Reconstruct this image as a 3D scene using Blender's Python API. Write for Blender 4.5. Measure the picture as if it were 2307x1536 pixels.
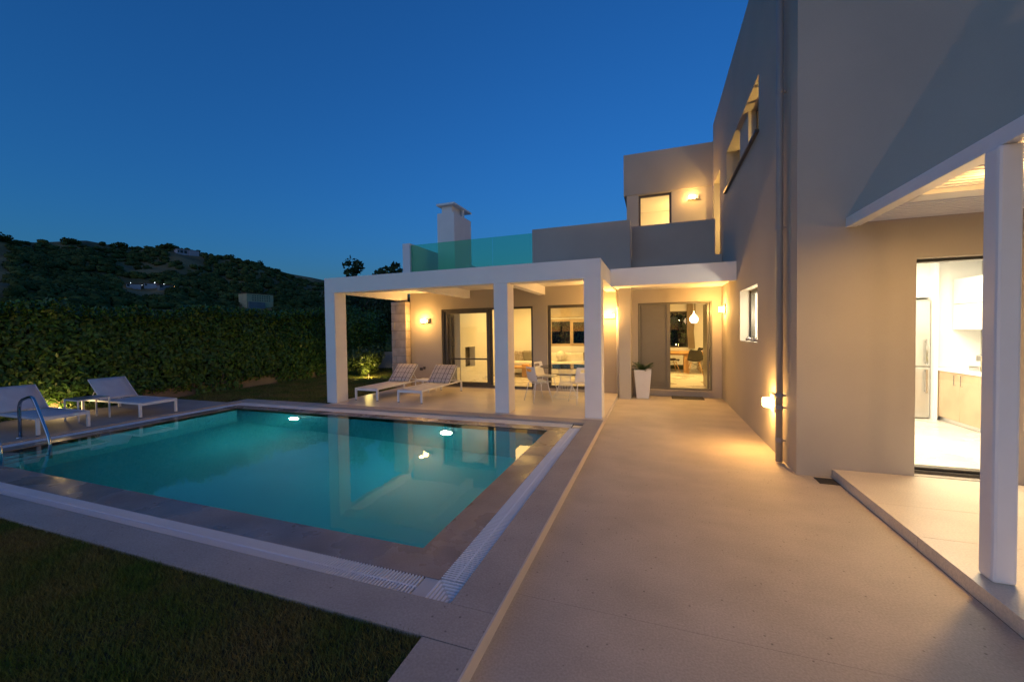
import bpy, bmesh, math, random
import numpy as np
from mathutils import Vector, Matrix, noise as mnoise

random.seed(7); rng = np.random.default_rng(11)
sc = bpy.context.scene
for o in list(bpy.data.objects): bpy.data.objects.remove(o)
COL = sc.collection
R = math.radians

# ------------------------------------------------------------------ camera
EYE = 1.70
yaw, pitch, roll = 0.3437, -0.0249, -0.0146
_f = Vector((-math.sin(yaw)*math.cos(pitch), math.cos(yaw)*math.cos(pitch), math.sin(pitch)))
_r = Vector((math.cos(yaw), math.sin(yaw), 0)); _u = _r.cross(_f)
CR = _r*math.cos(roll) + _u*math.sin(roll); CU = -_r*math.sin(roll) + _u*math.cos(roll)
cam = bpy.data.cameras.new('camera'); cam.sensor_width = 36; cam.lens = 898.13/2307*36
cam.clip_start = .05; cam.clip_end = 6000
co = bpy.data.objects.new('camera', cam); COL.objects.link(co)
co.matrix_world = Matrix(((CR.x, CU.x, -_f.x, 0), (CR.y, CU.y, -_f.y, 0), (CR.z, CU.z, -_f.z, EYE), (0, 0, 0, 1)))
sc.camera = co

# ------------------------------------------------------------------ sky, dusk
SUN_EL, SUN_AZ = 0.0, 189.0
world = bpy.data.worlds.new('World'); sc.world = world; world.use_nodes = True
wn = world.node_tree; bg = wn.nodes['Background']
sky = wn.nodes.new('ShaderNodeTexSky'); sky.sky_type = 'NISHITA'; sky.sun_disc = False
sky.sun_elevation = R(SUN_EL); sky.sun_rotation = R(SUN_AZ)
sky.ozone_density = 4.5; sky.air_density = 1.0; sky.dust_density = .3
tint = wn.nodes.new('ShaderNodeMix'); tint.data_type = 'RGBA'; tint.blend_type = 'MULTIPLY'
tint.inputs[0].default_value = 1; tint.inputs[7].default_value = (.43, .86, .82, 1)
wn.links.new(sky.outputs[0], tint.inputs[6]); wn.links.new(tint.outputs[2], bg.inputs[0])
bg.inputs[1].default_value = 1.0

sl = bpy.data.lights.new('sun', 'SUN'); sl.energy = .24; sl.angle = R(70); sl.color = (1, .80, .72)
so = bpy.data.objects.new('sun', sl); COL.objects.link(so)
so.rotation_euler = (R(78), 0, R(180-SUN_AZ))

sc.view_settings.view_transform = 'Standard'; sc.view_settings.look = 'None'
sc.view_settings.exposure = 0; sc.view_settings.gamma = 1
sc.render.engine = 'CYCLES'
sc.cycles.use_denoising = True
try: sc.cycles.denoiser = 'OPENIMAGEDENOISE'
except Exception: pass
sc.cycles.max_bounces = 10; sc.cycles.diffuse_bounces = 4; sc.cycles.glossy_bounces = 4
sc.cycles.transmission_bounces = 8; sc.cycles.transparent_max_bounces = 16
sc.cycles.sample_clamp_indirect = 6
sc.cycles.blur_glossy = .5

def light(name, kind, loc, energy, color, size=.1, rot=(0, 0, 0), parent=None, spot=None, size_y=None, blend=.5):
    d = bpy.data.lights.new(name, kind); d.energy = energy; d.color = color
    if kind == 'AREA':
        d.size = size
        if size_y: d.shape = 'RECTANGLE'; d.size_y = size_y
    else: d.shadow_soft_size = size
    if spot: d.spot_size = R(spot); d.spot_blend = blend
    o = bpy.data.objects.new(name, d); COL.objects.link(o); o.location = loc; o.rotation_euler = rot
    if parent:
        o.parent = parent; o.location = Vector(loc) - parent.location
    return o
WARM = (1, .52, .14); WARMIN = (1, .61, .17); NEUT = (1, .86, .62)

# ------------------------------------------------------------------ materials
def nodes(name):
    m = bpy.data.materials.new(name); m.use_nodes = True
    return m, m.node_tree, m.node_tree.nodes['Principled BSDF']
def mat(name, col, rough=.6, var=.12, scale=3.0, bump=0.0, bscale=60, metal=0, fine=0.0, fscale=150, spec=.5, dist=.002, rvar=0.0, col2=None, island=0.0, coat=0):
    """procedural material: two noise octaves mottle the colour, a third gives relief"""
    m, t, b = nodes(name); N = t.nodes; L = t.links
    tc = N.new('ShaderNodeTexCoord')
    n1 = N.new('ShaderNodeTexNoise'); n1.inputs['Scale'].default_value = scale; n1.inputs['Detail'].default_value = 6
    L.new(tc.outputs['Object'], n1.inputs['Vector'])
    rp = N.new('ShaderNodeValToRGB')
    c = col
    c2 = col2 if col2 else tuple(min(1, x*(1+var)) for x in c)
    c1 = col if col2 else tuple(x*(1-var) for x in c)
    rp.color_ramp.elements[0].color = (*c1, 1); rp.color_ramp.elements[0].position = .32
    rp.color_ramp.elements[1].color = (*c2, 1); rp.color_ramp.elements[1].position = .68
    L.new(n1.outputs['Fac'], rp.inputs[0]); out = rp.outputs[0]
    if fine:
        n2 = N.new('ShaderNodeTexNoise'); n2.inputs['Scale'].default_value = fscale; n2.inputs['Detail'].default_value = 3
        L.new(tc.outputs['Object'], n2.inputs['Vector'])
        mr = N.new('ShaderNodeMapRange'); mr.inputs[1].default_value = .3; mr.inputs[2].default_value = .7
        mr.inputs[3].default_value = 1-fine; mr.inputs[4].default_value = 1+fine; L.new(n2.outputs['Fac'], mr.inputs[0])
        mx = N.new('ShaderNodeMix'); mx.data_type = 'RGBA'; mx.blend_type = 'MULTIPLY'; mx.inputs[0].default_value = 1
        L.new(out, mx.inputs[6]); L.new(mr.outputs[0], mx.inputs[7]); out = mx.outputs[2]
    if island:
        g = N.new('ShaderNodeNewGeometry'); mr = N.new('ShaderNodeMapRange')
        mr.inputs[3].default_value = 1-island; mr.inputs[4].default_value = 1+island
        L.new(g.outputs['Random Per Island'], mr.inputs[0])
        mx = N.new('ShaderNodeMix'); mx.data_type = 'RGBA'; mx.blend_type = 'MULTIPLY'; mx.inputs[0].default_value = 1
        L.new(out, mx.inputs[6]); L.new(mr.outputs[0], mx.inputs[7]); out = mx.outputs[2]
    L.new(out, b.inputs['Base Color'])
    b.inputs['Roughness'].default_value = rough; b.inputs['Metallic'].default_value = metal
    b.inputs['Specular IOR Level'].default_value = spec; b.inputs['Coat Weight'].default_value = coat
    if rvar:
        mr = N.new('ShaderNodeMapRange'); mr.inputs[1].default_value = .35; mr.inputs[2].default_value = .65
        mr.inputs[3].default_value = max(.03, rough-rvar); mr.inputs[4].default_value = rough+rvar
        n3 = N.new('ShaderNodeTexNoise'); n3.inputs['Scale'].default_value = 1.7; n3.inputs['Detail'].default_value = 5
        L.new(tc.outputs['Object'], n3.inputs['Vector']); L.new(n3.outputs['Fac'], mr.inputs[0]); L.new(mr.outputs[0], b.inputs['Roughness'])
    if bump:
        n4 = N.new('ShaderNodeTexNoise'); n4.inputs['Scale'].default_value = bscale; n4.inputs['Detail'].default_value = 4
        L.new(tc.outputs['Object'], n4.inputs['Vector'])
        bp = N.new('ShaderNodeBump'); bp.inputs['Strength'].default_value = bump; bp.inputs['Distance'].default_value = dist
        L.new(n4.outputs['Fac'], bp.inputs['Height']); L.new(bp.outputs[0], b.inputs['Normal'])
    return m
def emis(name, col, s):
    m, t, b = nodes(name)
    b.inputs['Base Color'].default_value = (.8, .8, .8, 1); b.inputs['Emission Color'].default_value = (*col, 1)
    b.inputs['Emission Strength'].default_value = s; return m
def glass(name, tintc=(1, 1, 1), refl=1.0):
    """thin pane: passes light straight through and mirrors a little, more at grazing angles"""
    m = bpy.data.materials.new(name); m.use_nodes = True; t = m.node_tree; N = t.nodes; L = t.links; N.clear()
    o = N.new('ShaderNodeOutputMaterial'); tr = N.new('ShaderNodeBsdfTransparent'); tr.inputs[0].default_value = (*tintc, 1)
    gl = N.new('ShaderNodeBsdfGlossy'); gl.inputs['Roughness'].default_value = .01
    lw = N.new('ShaderNodeLayerWeight'); lw.inputs[0].default_value = .5      # Schlick: same from either side
    pw = N.new('ShaderNodeMath'); pw.operation = 'POWER'; pw.inputs[1].default_value = 5; L.new(lw.outputs['Facing'], pw.inputs[0])
    ml = N.new('ShaderNodeMath'); ml.operation = 'MULTIPLY_ADD'; ml.inputs[1].default_value = .90*refl; ml.inputs[2].default_value = .07*refl
    mx = N.new('ShaderNodeMixShader'); L.new(pw.outputs[0], ml.inputs[0]); L.new(ml.outputs[0], mx.inputs[0])
    L.new(tr.outputs[0], mx.inputs[1]); L.new(gl.outputs[0], mx.inputs[2]); L.new(mx.outputs[0], o.inputs[0]); return m
def stone_floor(name, c, rough=.45, pits=True, rvar=.1, streak=.07):
    """pale limestone: cloudy beds, fine grain and scattered dark pits"""
    m = mat(name, c, rough, streak, 2.2, .5, 90, fine=.12, fscale=80, rvar=rvar, spec=.35, dist=.003)
    t = m.node_tree; N = t.nodes; L = t.links; b = N['Principled BSDF']
    tc = [n for n in N if n.type == 'TEX_COORD'][0]
    src = b.inputs['Base Color'].links[0].from_socket
    # long soft beds
    mp = N.new('ShaderNodeMapping'); mp.inputs['Scale'].default_value = (1, 2, 1); L.new(tc.outputs['Object'], mp.inputs[0])
    nb = N.new('ShaderNodeTexNoise'); nb.inputs['Scale'].default_value = 1.6; nb.inputs['Detail'].default_value = 8; L.new(mp.outputs[0], nb.inputs['Vector'])
    mr = N.new('ShaderNodeMapRange'); mr.inputs[1].default_value = .3; mr.inputs[2].default_value = .7; mr.inputs[3].default_value = .94; mr.inputs[4].default_value = 1.05
    L.new(nb.outputs['Fac'], mr.inputs[0])
    mx = N.new('ShaderNodeMix'); mx.data_type = 'RGBA'; mx.blend_type = 'MULTIPLY'; mx.inputs[0].default_value = 1
    L.new(src, mx.inputs[6]); L.new(mr.outputs[0], mx.inputs[7]); out = mx.outputs[2]
    if pits:
        v = N.new('ShaderNodeTexVoronoi'); v.inputs['Scale'].default_value = 13; L.new(tc.outputs['Object'], v.inputs['Vector'])
        w = N.new('ShaderNodeTexNoise'); w.inputs['Scale'].default_value = 30; L.new(tc.outputs['Object'], w.inputs['Vector'])
        ad = N.new('ShaderNodeMath'); ad.operation = 'MULTIPLY_ADD'; ad.inputs[1].default_value = .12; L.new(w.outputs['Fac'], ad.inputs[0]); L.new(v.outputs['Distance'], ad.inputs[2])
        th = N.new('ShaderNodeMapRange'); th.inputs[1].default_value = .11; th.inputs[2].default_value = .16; th.inputs[3].default_value = .5; th.inputs[4].default_value = 1; L.new(ad.outputs[0], th.inputs[0])
        mx2 = N.new('ShaderNodeMix'); mx2.data_type = 'RGBA'; mx2.blend_type = 'MULTIPLY'; mx2.inputs[0].default_value = 1
        L.new(out, mx2.inputs[6]); L.new(th.outputs[0], mx2.inputs[7]); out = mx2.outputs[2]
    L.new(out, b.inputs['Base Color']); return m

M = dict(
 white=mat('white_render', (.78, .77, .75), .75, .025, 2, .25, 140, fine=.015),
 taupe=mat('taupe_render', (.41, .365, .30), .8, .07, .7, .4, 150, fine=.03),
 taupe2=mat('pale_taupe_render', (.46, .415, .35), .8, .04, 1.5, .4, 150, fine=.03),
 plaster=mat('interior_plaster', (.80, .78, .74), .8, .02, 2),
 frame=mat('bronze_aluminium', (.085, .075, .06), .4, .08, 5, metal=.3),
 door=mat('olive_grey_lacquer', (.16, .15, .12), .35, .05, 3),
 stone=stone_floor('limestone_walk', (.46, .395, .315), .7, rvar=0),
 deck=stone_floor('limestone_deck', (.40, .35, .30), .75, rvar=.05),
 terr=stone_floor('terrace_stone', (.70, .60, .46), .30, pits=False, rvar=0, streak=.04),
 wet=stone_floor('wet_coping_stone', (.30, .235, .19), .3, pits=False, rvar=.2, streak=.2),
 infl=stone_floor('indoor_floor', (.60, .56, .50), .3, pits=False),
 grate=mat('grate_plastic', (.86, .86, .86), .5, .04, 4),
 dark=mat('dark_recess', (.02, .02, .022), .8),
 pool=mat('pool_plaster', (.012, .34, .54), .6, .10, 1.2, col2=(.02, .42, .64)),
 steel=mat('stainless_steel', (.55, .55, .56), .14, .05, 9, metal=1),
 pipe=mat('painted_pipe', (.30, .28, .26), .45, .04, 3),
 wpipe=mat('white_pipe', (.6, .58, .54), .5, .04, 3),
 wmetal=mat('white_powder_coat', (.78, .78, .78), .38, .02, 5),
 sling=mat('grey_mesh_fabric', (.56, .55, .56), .75, .05, 6, .5, 900, fine=.06, fscale=700),
 slingw=mat('cream_mesh_fabric', (.62, .60, .57), .75, .05, 6, .5, 900, fine=.06, fscale=700),
 tbl=mat('grey_table_top', (.22, .24, .27), .25, .05, 4),
 wood=mat('oak', (.52, .30, .12), .45, .25, 3, .2, 40),
 kwood=mat('pale_oak_laminate', (.46, .34, .22), .5, .10, 4),
 black=mat('black_shell', (.022, .02, .018), .4, .1, 5),
 sofa=mat('cream_sofa_fabric', (.74, .70, .62), .9, .04, 6, .5, 300),
 grey=mat('grey_cushion_fabric', (.24, .22, .18), .9, .1, 8, .5, 300),
 curt=mat('beige_curtain', (.46, .38, .28), .9, .06, 5),
 fridge=mat('steel_fridge', (.55, .54, .51), .3, .03, 3, metal=.7),
 kwhite=mat('white_lacquer', (.82, .82, .80), .3, .01, 3),
 leaf=mat('hedge_leaf', (.042, .105, .015), .42, .3, 2.5, island=.55, col2=(.08, .15, .02), spec=.35),
 leaf2=mat('tree_leaf', (.022, .040, .014), .5, .3, 1.0, island=.4, col2=(.05, .075, .02), spec=.2),
 bleaf=mat('bush_leaf', (.06, .10, .02), .4, .3, 4, island=.4, col2=(.12, .15, .03)),
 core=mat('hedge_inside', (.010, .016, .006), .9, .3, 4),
 bark=mat('bark', (.07, .05, .035), .9, .3, 8, .6, 30),
 grass=mat('grass_blades', (.075, .135, .020), .7, .3, 2.2, island=.6, col2=(.19, .155, .05), spec=.2),
 soil=mat('lawn_soil', (.040, .036, .018), .95, .3, 4, .8, 60, dist=.01),
 hill=mat('dry_hillside', (.095, .066, .020), .95, .3, .05, col2=(.36, .18, .055)),
 hillg=mat('valley_floor', (.03, .03, .018), .95, .3, .05),
 hwood=mat('hillside_foliage', (.070, .080, .020), .9, .3, .03, island=.4, col2=(.105, .11, .034), spec=.1),
 fwhite=mat('far_white_wall', (.46, .40, .42), .9, .05, .3),
 focre=mat('far_ochre_wall', (.60, .44, .24), .9, .08, .3),
 fgrey=mat('far_grey_wall', (.22, .2, .2), .9, .1, .3),
 froof=mat('far_red_roof', (.17, .07, .04), .9, .1, .3),
 fwin=mat('far_dark_window', (.02, .02, .025), .3),
 limestone=mat('rough_limestone', (.46, .39, .32), .85, .18, 5, .9, 35, fine=.08, dist=.006, island=.1),
 mortar=mat('mortar', (.25, .21, .17), .95, .1, 8),
 gardenwall=mat('garden_wall_render', (.27, .20, .13), .9, .12, 3, .5, 40),
 pot=mat('white_glazed_pot', (.74, .70, .68), .35, .03, 4),
 cycad=mat('cycad_leaf', (.03, .075, .02), .4, .2, 6, island=.2),
 mat_=mat('doormat', (.05, .045, .04), .95, .2, 60, .8, 300),
 pebble=mat('pebbles', (.5, .45, .4), .6, .3, 20, col2=(.25, .2, .18)),
 socket=mat('dark_socket', (.06, .055, .05), .5),
 glass=glass('window_glass', (.97, .98, .97)),
 tglass=glass('green_glass', (.42, .86, .68), .5),
 tabglass=glass('smoked_glass', (.35, .42, .38), 1.3),
 lampon=emis('lamp_glow', WARM, 80), trim=mat('edge_stone', (.62, .55, .46), .6, .05, 2, .2, 90), bollard=emis('bollard_glow', (1, .55, .2), 75), lamplow=emis('step_lamp_glow', WARM, 170),
 pendant=emis('pendant_glow', (1, .72, .38), 9),
 poollamp=emis('pool_lamp_glow', (1, .86, .60), 300),
 blue=emis('village_lamp', (.75, .9, 1), 4), orange=emis('village_lamp_orange', (1, .5, .2), 5),
)
def fabric_plaid():
    m, t, b = nodes('striped_cushion_fabric'); N = t.nodes; L = t.links
    tc = N.new('ShaderNodeTexCoord'); sp = N.new('ShaderNodeSeparateXYZ'); L.new(tc.outputs['Object'], sp.inputs[0])
    def stripe(sock, per, duty, off=0.0):
        a = N.new('ShaderNodeMath'); a.operation = 'MULTIPLY_ADD'; a.inputs[1].default_value = 1/per; a.inputs[2].default_value = off; L.new(sock, a.inputs[0])
        f = N.new('ShaderNodeMath'); f.operation = 'FRACT'; L.new(a.outputs[0], f.inputs[0])
        c = N.new('ShaderNodeMath'); c.operation = 'LESS_THAN'; c.inputs[1].default_value = duty; L.new(f.outputs[0], c.inputs[0]); return c.outputs[0]
    def mixc(fac, a, bcol):
        x = N.new('ShaderNodeMix'); x.data_type = 'RGBA'; L.new(fac, x.inputs[0]); L.new(a, x.inputs[6]) if not isinstance(a, tuple) else setattr(x.inputs[6], 'default_value', (*a, 1)); x.inputs[7].default_value = (*bcol, 1); return x.outputs[2]
    c = mixc(stripe(sp.outputs['X'], .033, .4), (.62, .57, .52), (.36, .31, .29))
    c = mixc(stripe(sp.outputs['X'], .11, .13, .3), c, (.085, .07, .085))
    c = mixc(stripe(sp.outputs['Y'], .17, .07, .35), c, (.10, .08, .09))
    L.new(c, b.inputs['Base Color']); b.inputs['Roughness'].default_value = .9
    n = N.new('ShaderNodeTexNoise'); n.inputs['Scale'].default_value = 500; L.new(tc.outputs['Object'], n.inputs['Vector'])
    bp = N.new('ShaderNodeBump'); bp.inputs['Strength'].default_value = .5; bp.inputs['Distance'].default_value = .002; L.new(n.outputs['Fac'], bp.inputs['Height']); L.new(bp.outputs[0], b.inputs['Normal'])
    return m
M['plaid'] = fabric_plaid()
def water_mat():
    m = bpy.data.materials.new('pool_water'); m.use_nodes = True; t = m.node_tree; N = t.nodes; L = t.links; N.clear()
    o = N.new('ShaderNodeOutputMaterial')
    rf = N.new('ShaderNodeBsdfRefraction'); rf.inputs['Color'].default_value = (.80, .98, .98, 1); rf.inputs['IOR'].default_value = 1.33; rf.inputs['Roughness'].default_value = 0
    gl = N.new('ShaderNodeBsdfGlossy'); gl.inputs['Roughness'].default_value = .0
    fr = N.new('ShaderNodeFresnel'); fr.inputs[0].default_value = 1.33
    mx = N.new('ShaderNodeMixShader'); L.new(fr.outputs[0], mx.inputs[0]); L.new(rf.outputs[0], mx.inputs[1]); L.new(gl.outputs[0], mx.inputs[2])
    tc = N.new('ShaderNodeTexCoord')
    mp = N.new('ShaderNodeMapping'); mp.inputs['Scale'].default_value = (1, 1.6, 1); L.new(tc.outputs['Object'], mp.inputs[0])
    n = N.new('ShaderNodeTexNoise'); n.inputs['Scale'].default_value = 2.6; n.inputs['Detail'].default_value = 2.5; L.new(mp.outputs[0], n.inputs['Vector'])
    bp = N.new('ShaderNodeBump'); bp.inputs['Strength'].default_value = .5; bp.inputs['Distance'].default_value = .0019
    L.new(n.outputs['Fac'], bp.inputs['Height'])
    for s in (rf, gl): L.new(bp.outputs[0], s.inputs['Normal'])
    L.new(mx.outputs[0], o.inputs[0]); return m
M['water'] = water_mat()
def body_mat():
    m = bpy.data.materials.new('water_body'); m.use_nodes = True; t = m.node_tree; N = t.nodes; N.clear()
    o = N.new('ShaderNodeOutputMaterial'); a = N.new('ShaderNodeVolumePrincipled')
    a.inputs['Color'].default_value = (.06, .86, .94, 1); a.inputs['Density'].default_value = .14; a.inputs['Anisotropy'].default_value = .5
    t.links.new(a.outputs[0], o.inputs['Volume']); return m
M['wbody'] = body_mat()

# ------------------------------------------------------------------ builders
class G:
    def __init__(s): s.v = []; s.f = []
    def add(s, vs, fs):
        n = len(s.v); s.v += [tuple(p) for p in vs]; s.f += [tuple(i+n for i in q) for q in fs]; return s
    def box(s, x0, x1, y0, y1, z0, z1):
        return s.add([(x0,y0,z0),(x1,y0,z0),(x1,y1,z0),(x0,y1,z0),(x0,y0,z1),(x1,y0,z1),(x1,y1,z1),(x0,y1,z1)],
                     [(0,3,2,1),(4,5,6,7),(0,1,5,4),(1,2,6,5),(2,3,7,6),(3,0,4,7)])
    def obox(s, c, ax, ay, az):
        c, ax, ay, az = map(Vector, (c, ax, ay, az)); vs = []
        for k in (-1, 1):
            for i, j in ((-1,-1),(1,-1),(1,1),(-1,1)): vs.append(c+ax*i+ay*j+az*k)
        return s.add(vs, [(0,3,2,1),(4,5,6,7),(0,1,5,4),(1,2,6,5),(2,3,7,6),(3,0,4,7)])
    def tube(s, pts, r, n=8, caps=True, taper=None):
        pts = [Vector(p) for p in pts]; vs = []; fs = []; up = Vector((0,0,1)); prev = None
        for i, p in enumerate(pts):
            d = (pts[min(i+1, len(pts)-1)] - pts[max(i-1, 0)]).normalized()
            a = prev if prev else (up.cross(d) if abs(d.z) < .95 else Vector((1,0,0)).cross(d))
            a = (a - d*a.dot(d)).normalized(); prev = a; b = d.cross(a)
            rr = r if taper is None else taper[i]
            for k in range(n):
                t = 2*math.pi*k/n; vs.append(p + (a*math.cos(t)+b*math.sin(t))*rr)
        for i in range(len(pts)-1):
            for k in range(n): fs.append((i*n+k, i*n+(k+1)%n, (i+1)*n+(k+1)%n, (i+1)*n+k))
        if caps: fs += [tuple(range(n-1, -1, -1)), tuple(range((len(pts)-1)*n, len(pts)*n))]
        return s.add(vs, fs)
    def lathe(s, prof, c=(0,0,0), n=24):
        vs = []; fs = []
        for r, z in prof:
            for k in range(n): t = 2*math.pi*k/n; vs.append((c[0]+r*math.cos(t), c[1]+r*math.sin(t), c[2]+z))
        for i in range(len(prof)-1):
            for k in range(n): fs.append((i*n+k, i*n+(k+1)%n, (i+1)*n+(k+1)%n, (i+1)*n+k))
        fs += [tuple(range(n-1, -1, -1)), tuple(range((len(prof)-1)*n, len(prof)*n))]
        return s.add(vs, fs)
    def wall(s, axis, a0, a1, u0, u1, z0, z1, holes=()):
        """a slab with openings: axis 'x' = normal along x, u runs along y; 'y' = normal along y, u along x"""
        us = sorted({u0, u1, *[min(max(h[i], u0), u1) for h in holes for i in (0, 1)]})
        zs = sorted({z0, z1, *[min(max(h[i], z0), z1) for h in holes for i in (2, 3)]})
        P = (lambda a, u, z: (a, u, z)) if axis == 'x' else (lambda a, u, z: (u, a, z))
        solid = lambda i, j: 0 <= i < len(us)-1 and 0 <= j < len(zs)-1 and not any(h[0]-1e-6 <= us[i] and us[i+1] <= h[1]+1e-6 and h[2]-1e-6 <= zs[j] and zs[j+1] <= h[3]+1e-6 for h in holes)
        for i in range(len(us)-1):
            for j in range(len(zs)-1):
                if not solid(i, j): continue
                A, B, Cc, D = us[i], us[i+1], zs[j], zs[j+1]
                fl = [[P(a0,A,Cc),P(a0,B,Cc),P(a0,B,D),P(a0,A,D)], [P(a1,A,Cc),P(a1,A,D),P(a1,B,D),P(a1,B,Cc)]]
                if not solid(i-1, j): fl.append([P(a0,A,Cc),P(a0,A,D),P(a1,A,D),P(a1,A,Cc)])
                if not solid(i+1, j): fl.append([P(a0,B,Cc),P(a1,B,Cc),P(a1,B,D),P(a0,B,D)])
                if not solid(i, j-1): fl.append([P(a0,A,Cc),P(a1,A,Cc),P(a1,B,Cc),P(a0,B,Cc)])
                if not solid(i, j+1): fl.append([P(a0,A,D),P(a0,B,D),P(a1,B,D),P(a1,A,D)])
                for q in fl: s.add(q, [(0,1,2,3)])
        return s

def wloc(o):
    p = Vector((0,0,0))
    while o: p += o.location; o = o.parent
    return p
def obj(name, g, m, parent=None, smooth=False, bevel=0, local=False, label=None, kind=None):
    me = bpy.data.meshes.new(name)
    off = Vector((0,0,0)) if (local or not parent) else wloc(parent)
    vs = [(p[0]-off.x, p[1]-off.y, p[2]-off.z) for p in g.v] if (off.length > 0) else g.v
    me.from_pydata(vs, [], g.f)
    bm = bmesh.new(); bm.from_mesh(me)
    bmesh.ops.remove_doubles(bm, verts=bm.verts, dist=1e-5) if len(g.v) < 20000 else None
    bmesh.ops.recalc_face_normals(bm, faces=bm.faces)
    bm.to_mesh(me); bm.free()
    if smooth:
        for p in me.polygons: p.use_smooth = True
    me.materials.append(m)
    o = bpy.data.objects.new(name, me); COL.objects.link(o)
    if parent: o.parent = parent
    if bevel:
        b = o.modifiers.new('bevel', 'BEVEL'); b.width = bevel; b.segments = 2; b.limit_method = 'ANGLE'
        b.harden_normals = False
    if label: o['label'] = label
    if kind: o['kind'] = kind
    return o
def thing(name, label, cat, loc=(0,0,0), rz=0, group=None):
    o = bpy.data.objects.new(name, None); COL.objects.link(o); o.location = loc; o.rotation_euler = (0,0,rz)
    o.empty_display_size = .2
    o['label'] = label; o['category'] = cat
    if group: o['group'] = group
    return o
def tag(o, label, cat, group=None):
    o['label'] = label; o['category'] = cat
    if group: o['group'] = group
    return o
def dup(root, loc, rz, label, group=None):
    r = root.copy(); COL.objects.link(r); r.location = loc; r.rotation_euler = (0,0,rz); r['label'] = label
    if group: r['group'] = group
    for ch in list(root.children):
        c = ch.copy(); COL.objects.link(c); c.parent = r
        for g in ch.children:
            d = g.copy(); COL.objects.link(d); d.parent = c
    return r
def struct(name, g, m, **k):
    o = obj(name, g, m, **k); o['kind'] = 'structure'; return o
def seated(o, parent, first_mesh=None):
    pass
def up(o):
    me = o.data
    if me.polygons[0].normal.z < 0: me.flip_normals()
    return o
def fastmesh(name, V, F, m, parent=None, kind=None, smooth=False):
    """V (n,3) float, F (k,3|4) int numpy"""
    me = bpy.data.meshes.new(name); k = F.shape[1]
    if parent is not None: V = V - np.array(wloc(parent))
    me.vertices.add(len(V)); me.vertices.foreach_set('co', V.astype(np.float32).ravel())
    me.loops.add(F.size); me.loops.foreach_set('vertex_index', F.astype(np.int32).ravel())
    me.polygons.add(len(F)); me.polygons.foreach_set('loop_start', np.arange(0, F.size, k, dtype=np.int32))
    me.update(calc_edges=True); me.validate()
    if smooth: me.polygons.foreach_set('use_smooth', np.ones(len(F), bool))
    me.materials.append(m); o = bpy.data.objects.new(name, me); COL.objects.link(o)
    if parent is not None: o.parent = parent
    if kind: o['kind'] = kind
    return o
def leaves(P, Nrm, size, ratio=.45, jit=.3, droop=0.0):
    """a folded diamond leaf (2 quads->4 verts, 2 tris) at each point"""
    n = len(P); Nn = Nrm + rng.normal(0, .55, (n, 3)); Nn /= np.linalg.norm(Nn, axis=1, keepdims=True)
    T = rng.normal(0, 1, (n, 3)); T[:, 2] += droop; T -= Nn*(T*Nn).sum(1, keepdims=True); T /= np.linalg.norm(T, axis=1, keepdims=True)
    B = np.cross(Nn, T); s = (size*(1+rng.uniform(-jit, jit, n)))[:, None]
    w = s*ratio
    V = np.stack([P-T*s*.5, P+B*w*.5-Nn*w*.15+T*s*.05, P+T*s*.5-Nn*s*.12, P-B*w*.5-Nn*w*.15+T*s*.05], 1).reshape(-1, 3)
    i = np.arange(n)*4
    F = np.concatenate([np.stack([i, i+1, i+2], 1), np.stack([i, i+2, i+3], 1)])
    return V, F

# =================================================================== SETTING
ZD, ZI, ZW = .09, .06, .052
# ground far and near
struct('ground', G().add([(-2500,-1500,-2.5),(2500,-1500,-2.5),(2500,3000,-2.5),(-2500,3000,-2.5)], [(0,1,2,3)]), M['hillg'])
plot = struct('garden_ground', G().box(-16, -12.05, -6, 22, -2.4, .02), M['soil'])
# lawn soil: near piece, strip beyond the pool, and behind the terrace
struct('lawn_ground', G().box(-11.9, -1.18, -8, 1.786, -.3, .066).box(-12.05, -7.27, 7.23, 19.0, -.3, .045).box(-12.05, -10.4, 6.70, 7.23, -.3, .045)
       .box(-7.27, -6.96, 10.36, 19, -.3, .045), M['soil'])
# walkway: sections with fine joints
wk = bpy.data.objects.new('walkway', None)
g = G().box(-.865, 1.86, -8, 10.74, -.3, -.012)
walk = struct('walkway', g, M['dark'])
ys = [-8, -4, -.6, 2.398, 5.38, 8.4, 10.735]
for a, b in zip(ys[:-1], ys[1:]):
    obj('stone_slab', G().box(-.865, 1.867, a+.0009, b-.0009, -.011, 0), M['stone'], walk)
# pool deck slabs
deck = struct('pool_deck', G().box(-11.95, -9.44, 1.79, 6.68, -.3, .05).box(-9.44, -.872, 1.79, 2.06, -.3, .05).box(-1.15, -.872, 2.06, 7.19, -.3, .05)
              .box(-9.66, -1.15, 6.892, 7.19, -.3, .05).box(-7.1, -.872, 7.19, 10.34, -.3, .05).box(-1.17, -.872, -8, 1.79, -.3, .05), M['dark'])
def slabs(x0, x1, y0, y1, nx, ny, z=ZD, m='deck', t=.038, gap=.0014):
    for i in range(nx):
        for j in range(ny):
            a, b = x0+(x1-x0)*i/nx, x0+(x1-x0)*(i+1)/nx; c, d = y0+(y1-y0)*j/ny, y0+(y1-y0)*(j+1)/ny
            obj('stone_slab', G().box(a+gap, b-gap, c+gap, d-gap, z-t, z), M[m], deck)
slabs(-1.172, -.868, -8, 1.786, 1, 1)
slabs(-1.153, -.868, 2.063, 7.19, 1, 1)
slabs(-9.44, -.868, 1.79, 2.063, 1, 1)
slabs(-11.95, -9.44, 1.79, 6.68, 2, 2)
slabs(-9.68, -1.153, 6.889, 7.19, 1, 1)
slabs(-9.68, -9.44, 6.68, 6.889, 1, 1)
slabs(-7.1, -.868, 7.19, 10.34, 1, 1, m='terr')
# the lit riser between deck and walkway is the deck's own edge (finished in pale stone)
obj('edge_trim', G().box(-.8675, -.857, -8, 10.04, .0005, ZD-.001), M['trim'], deck)
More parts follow.
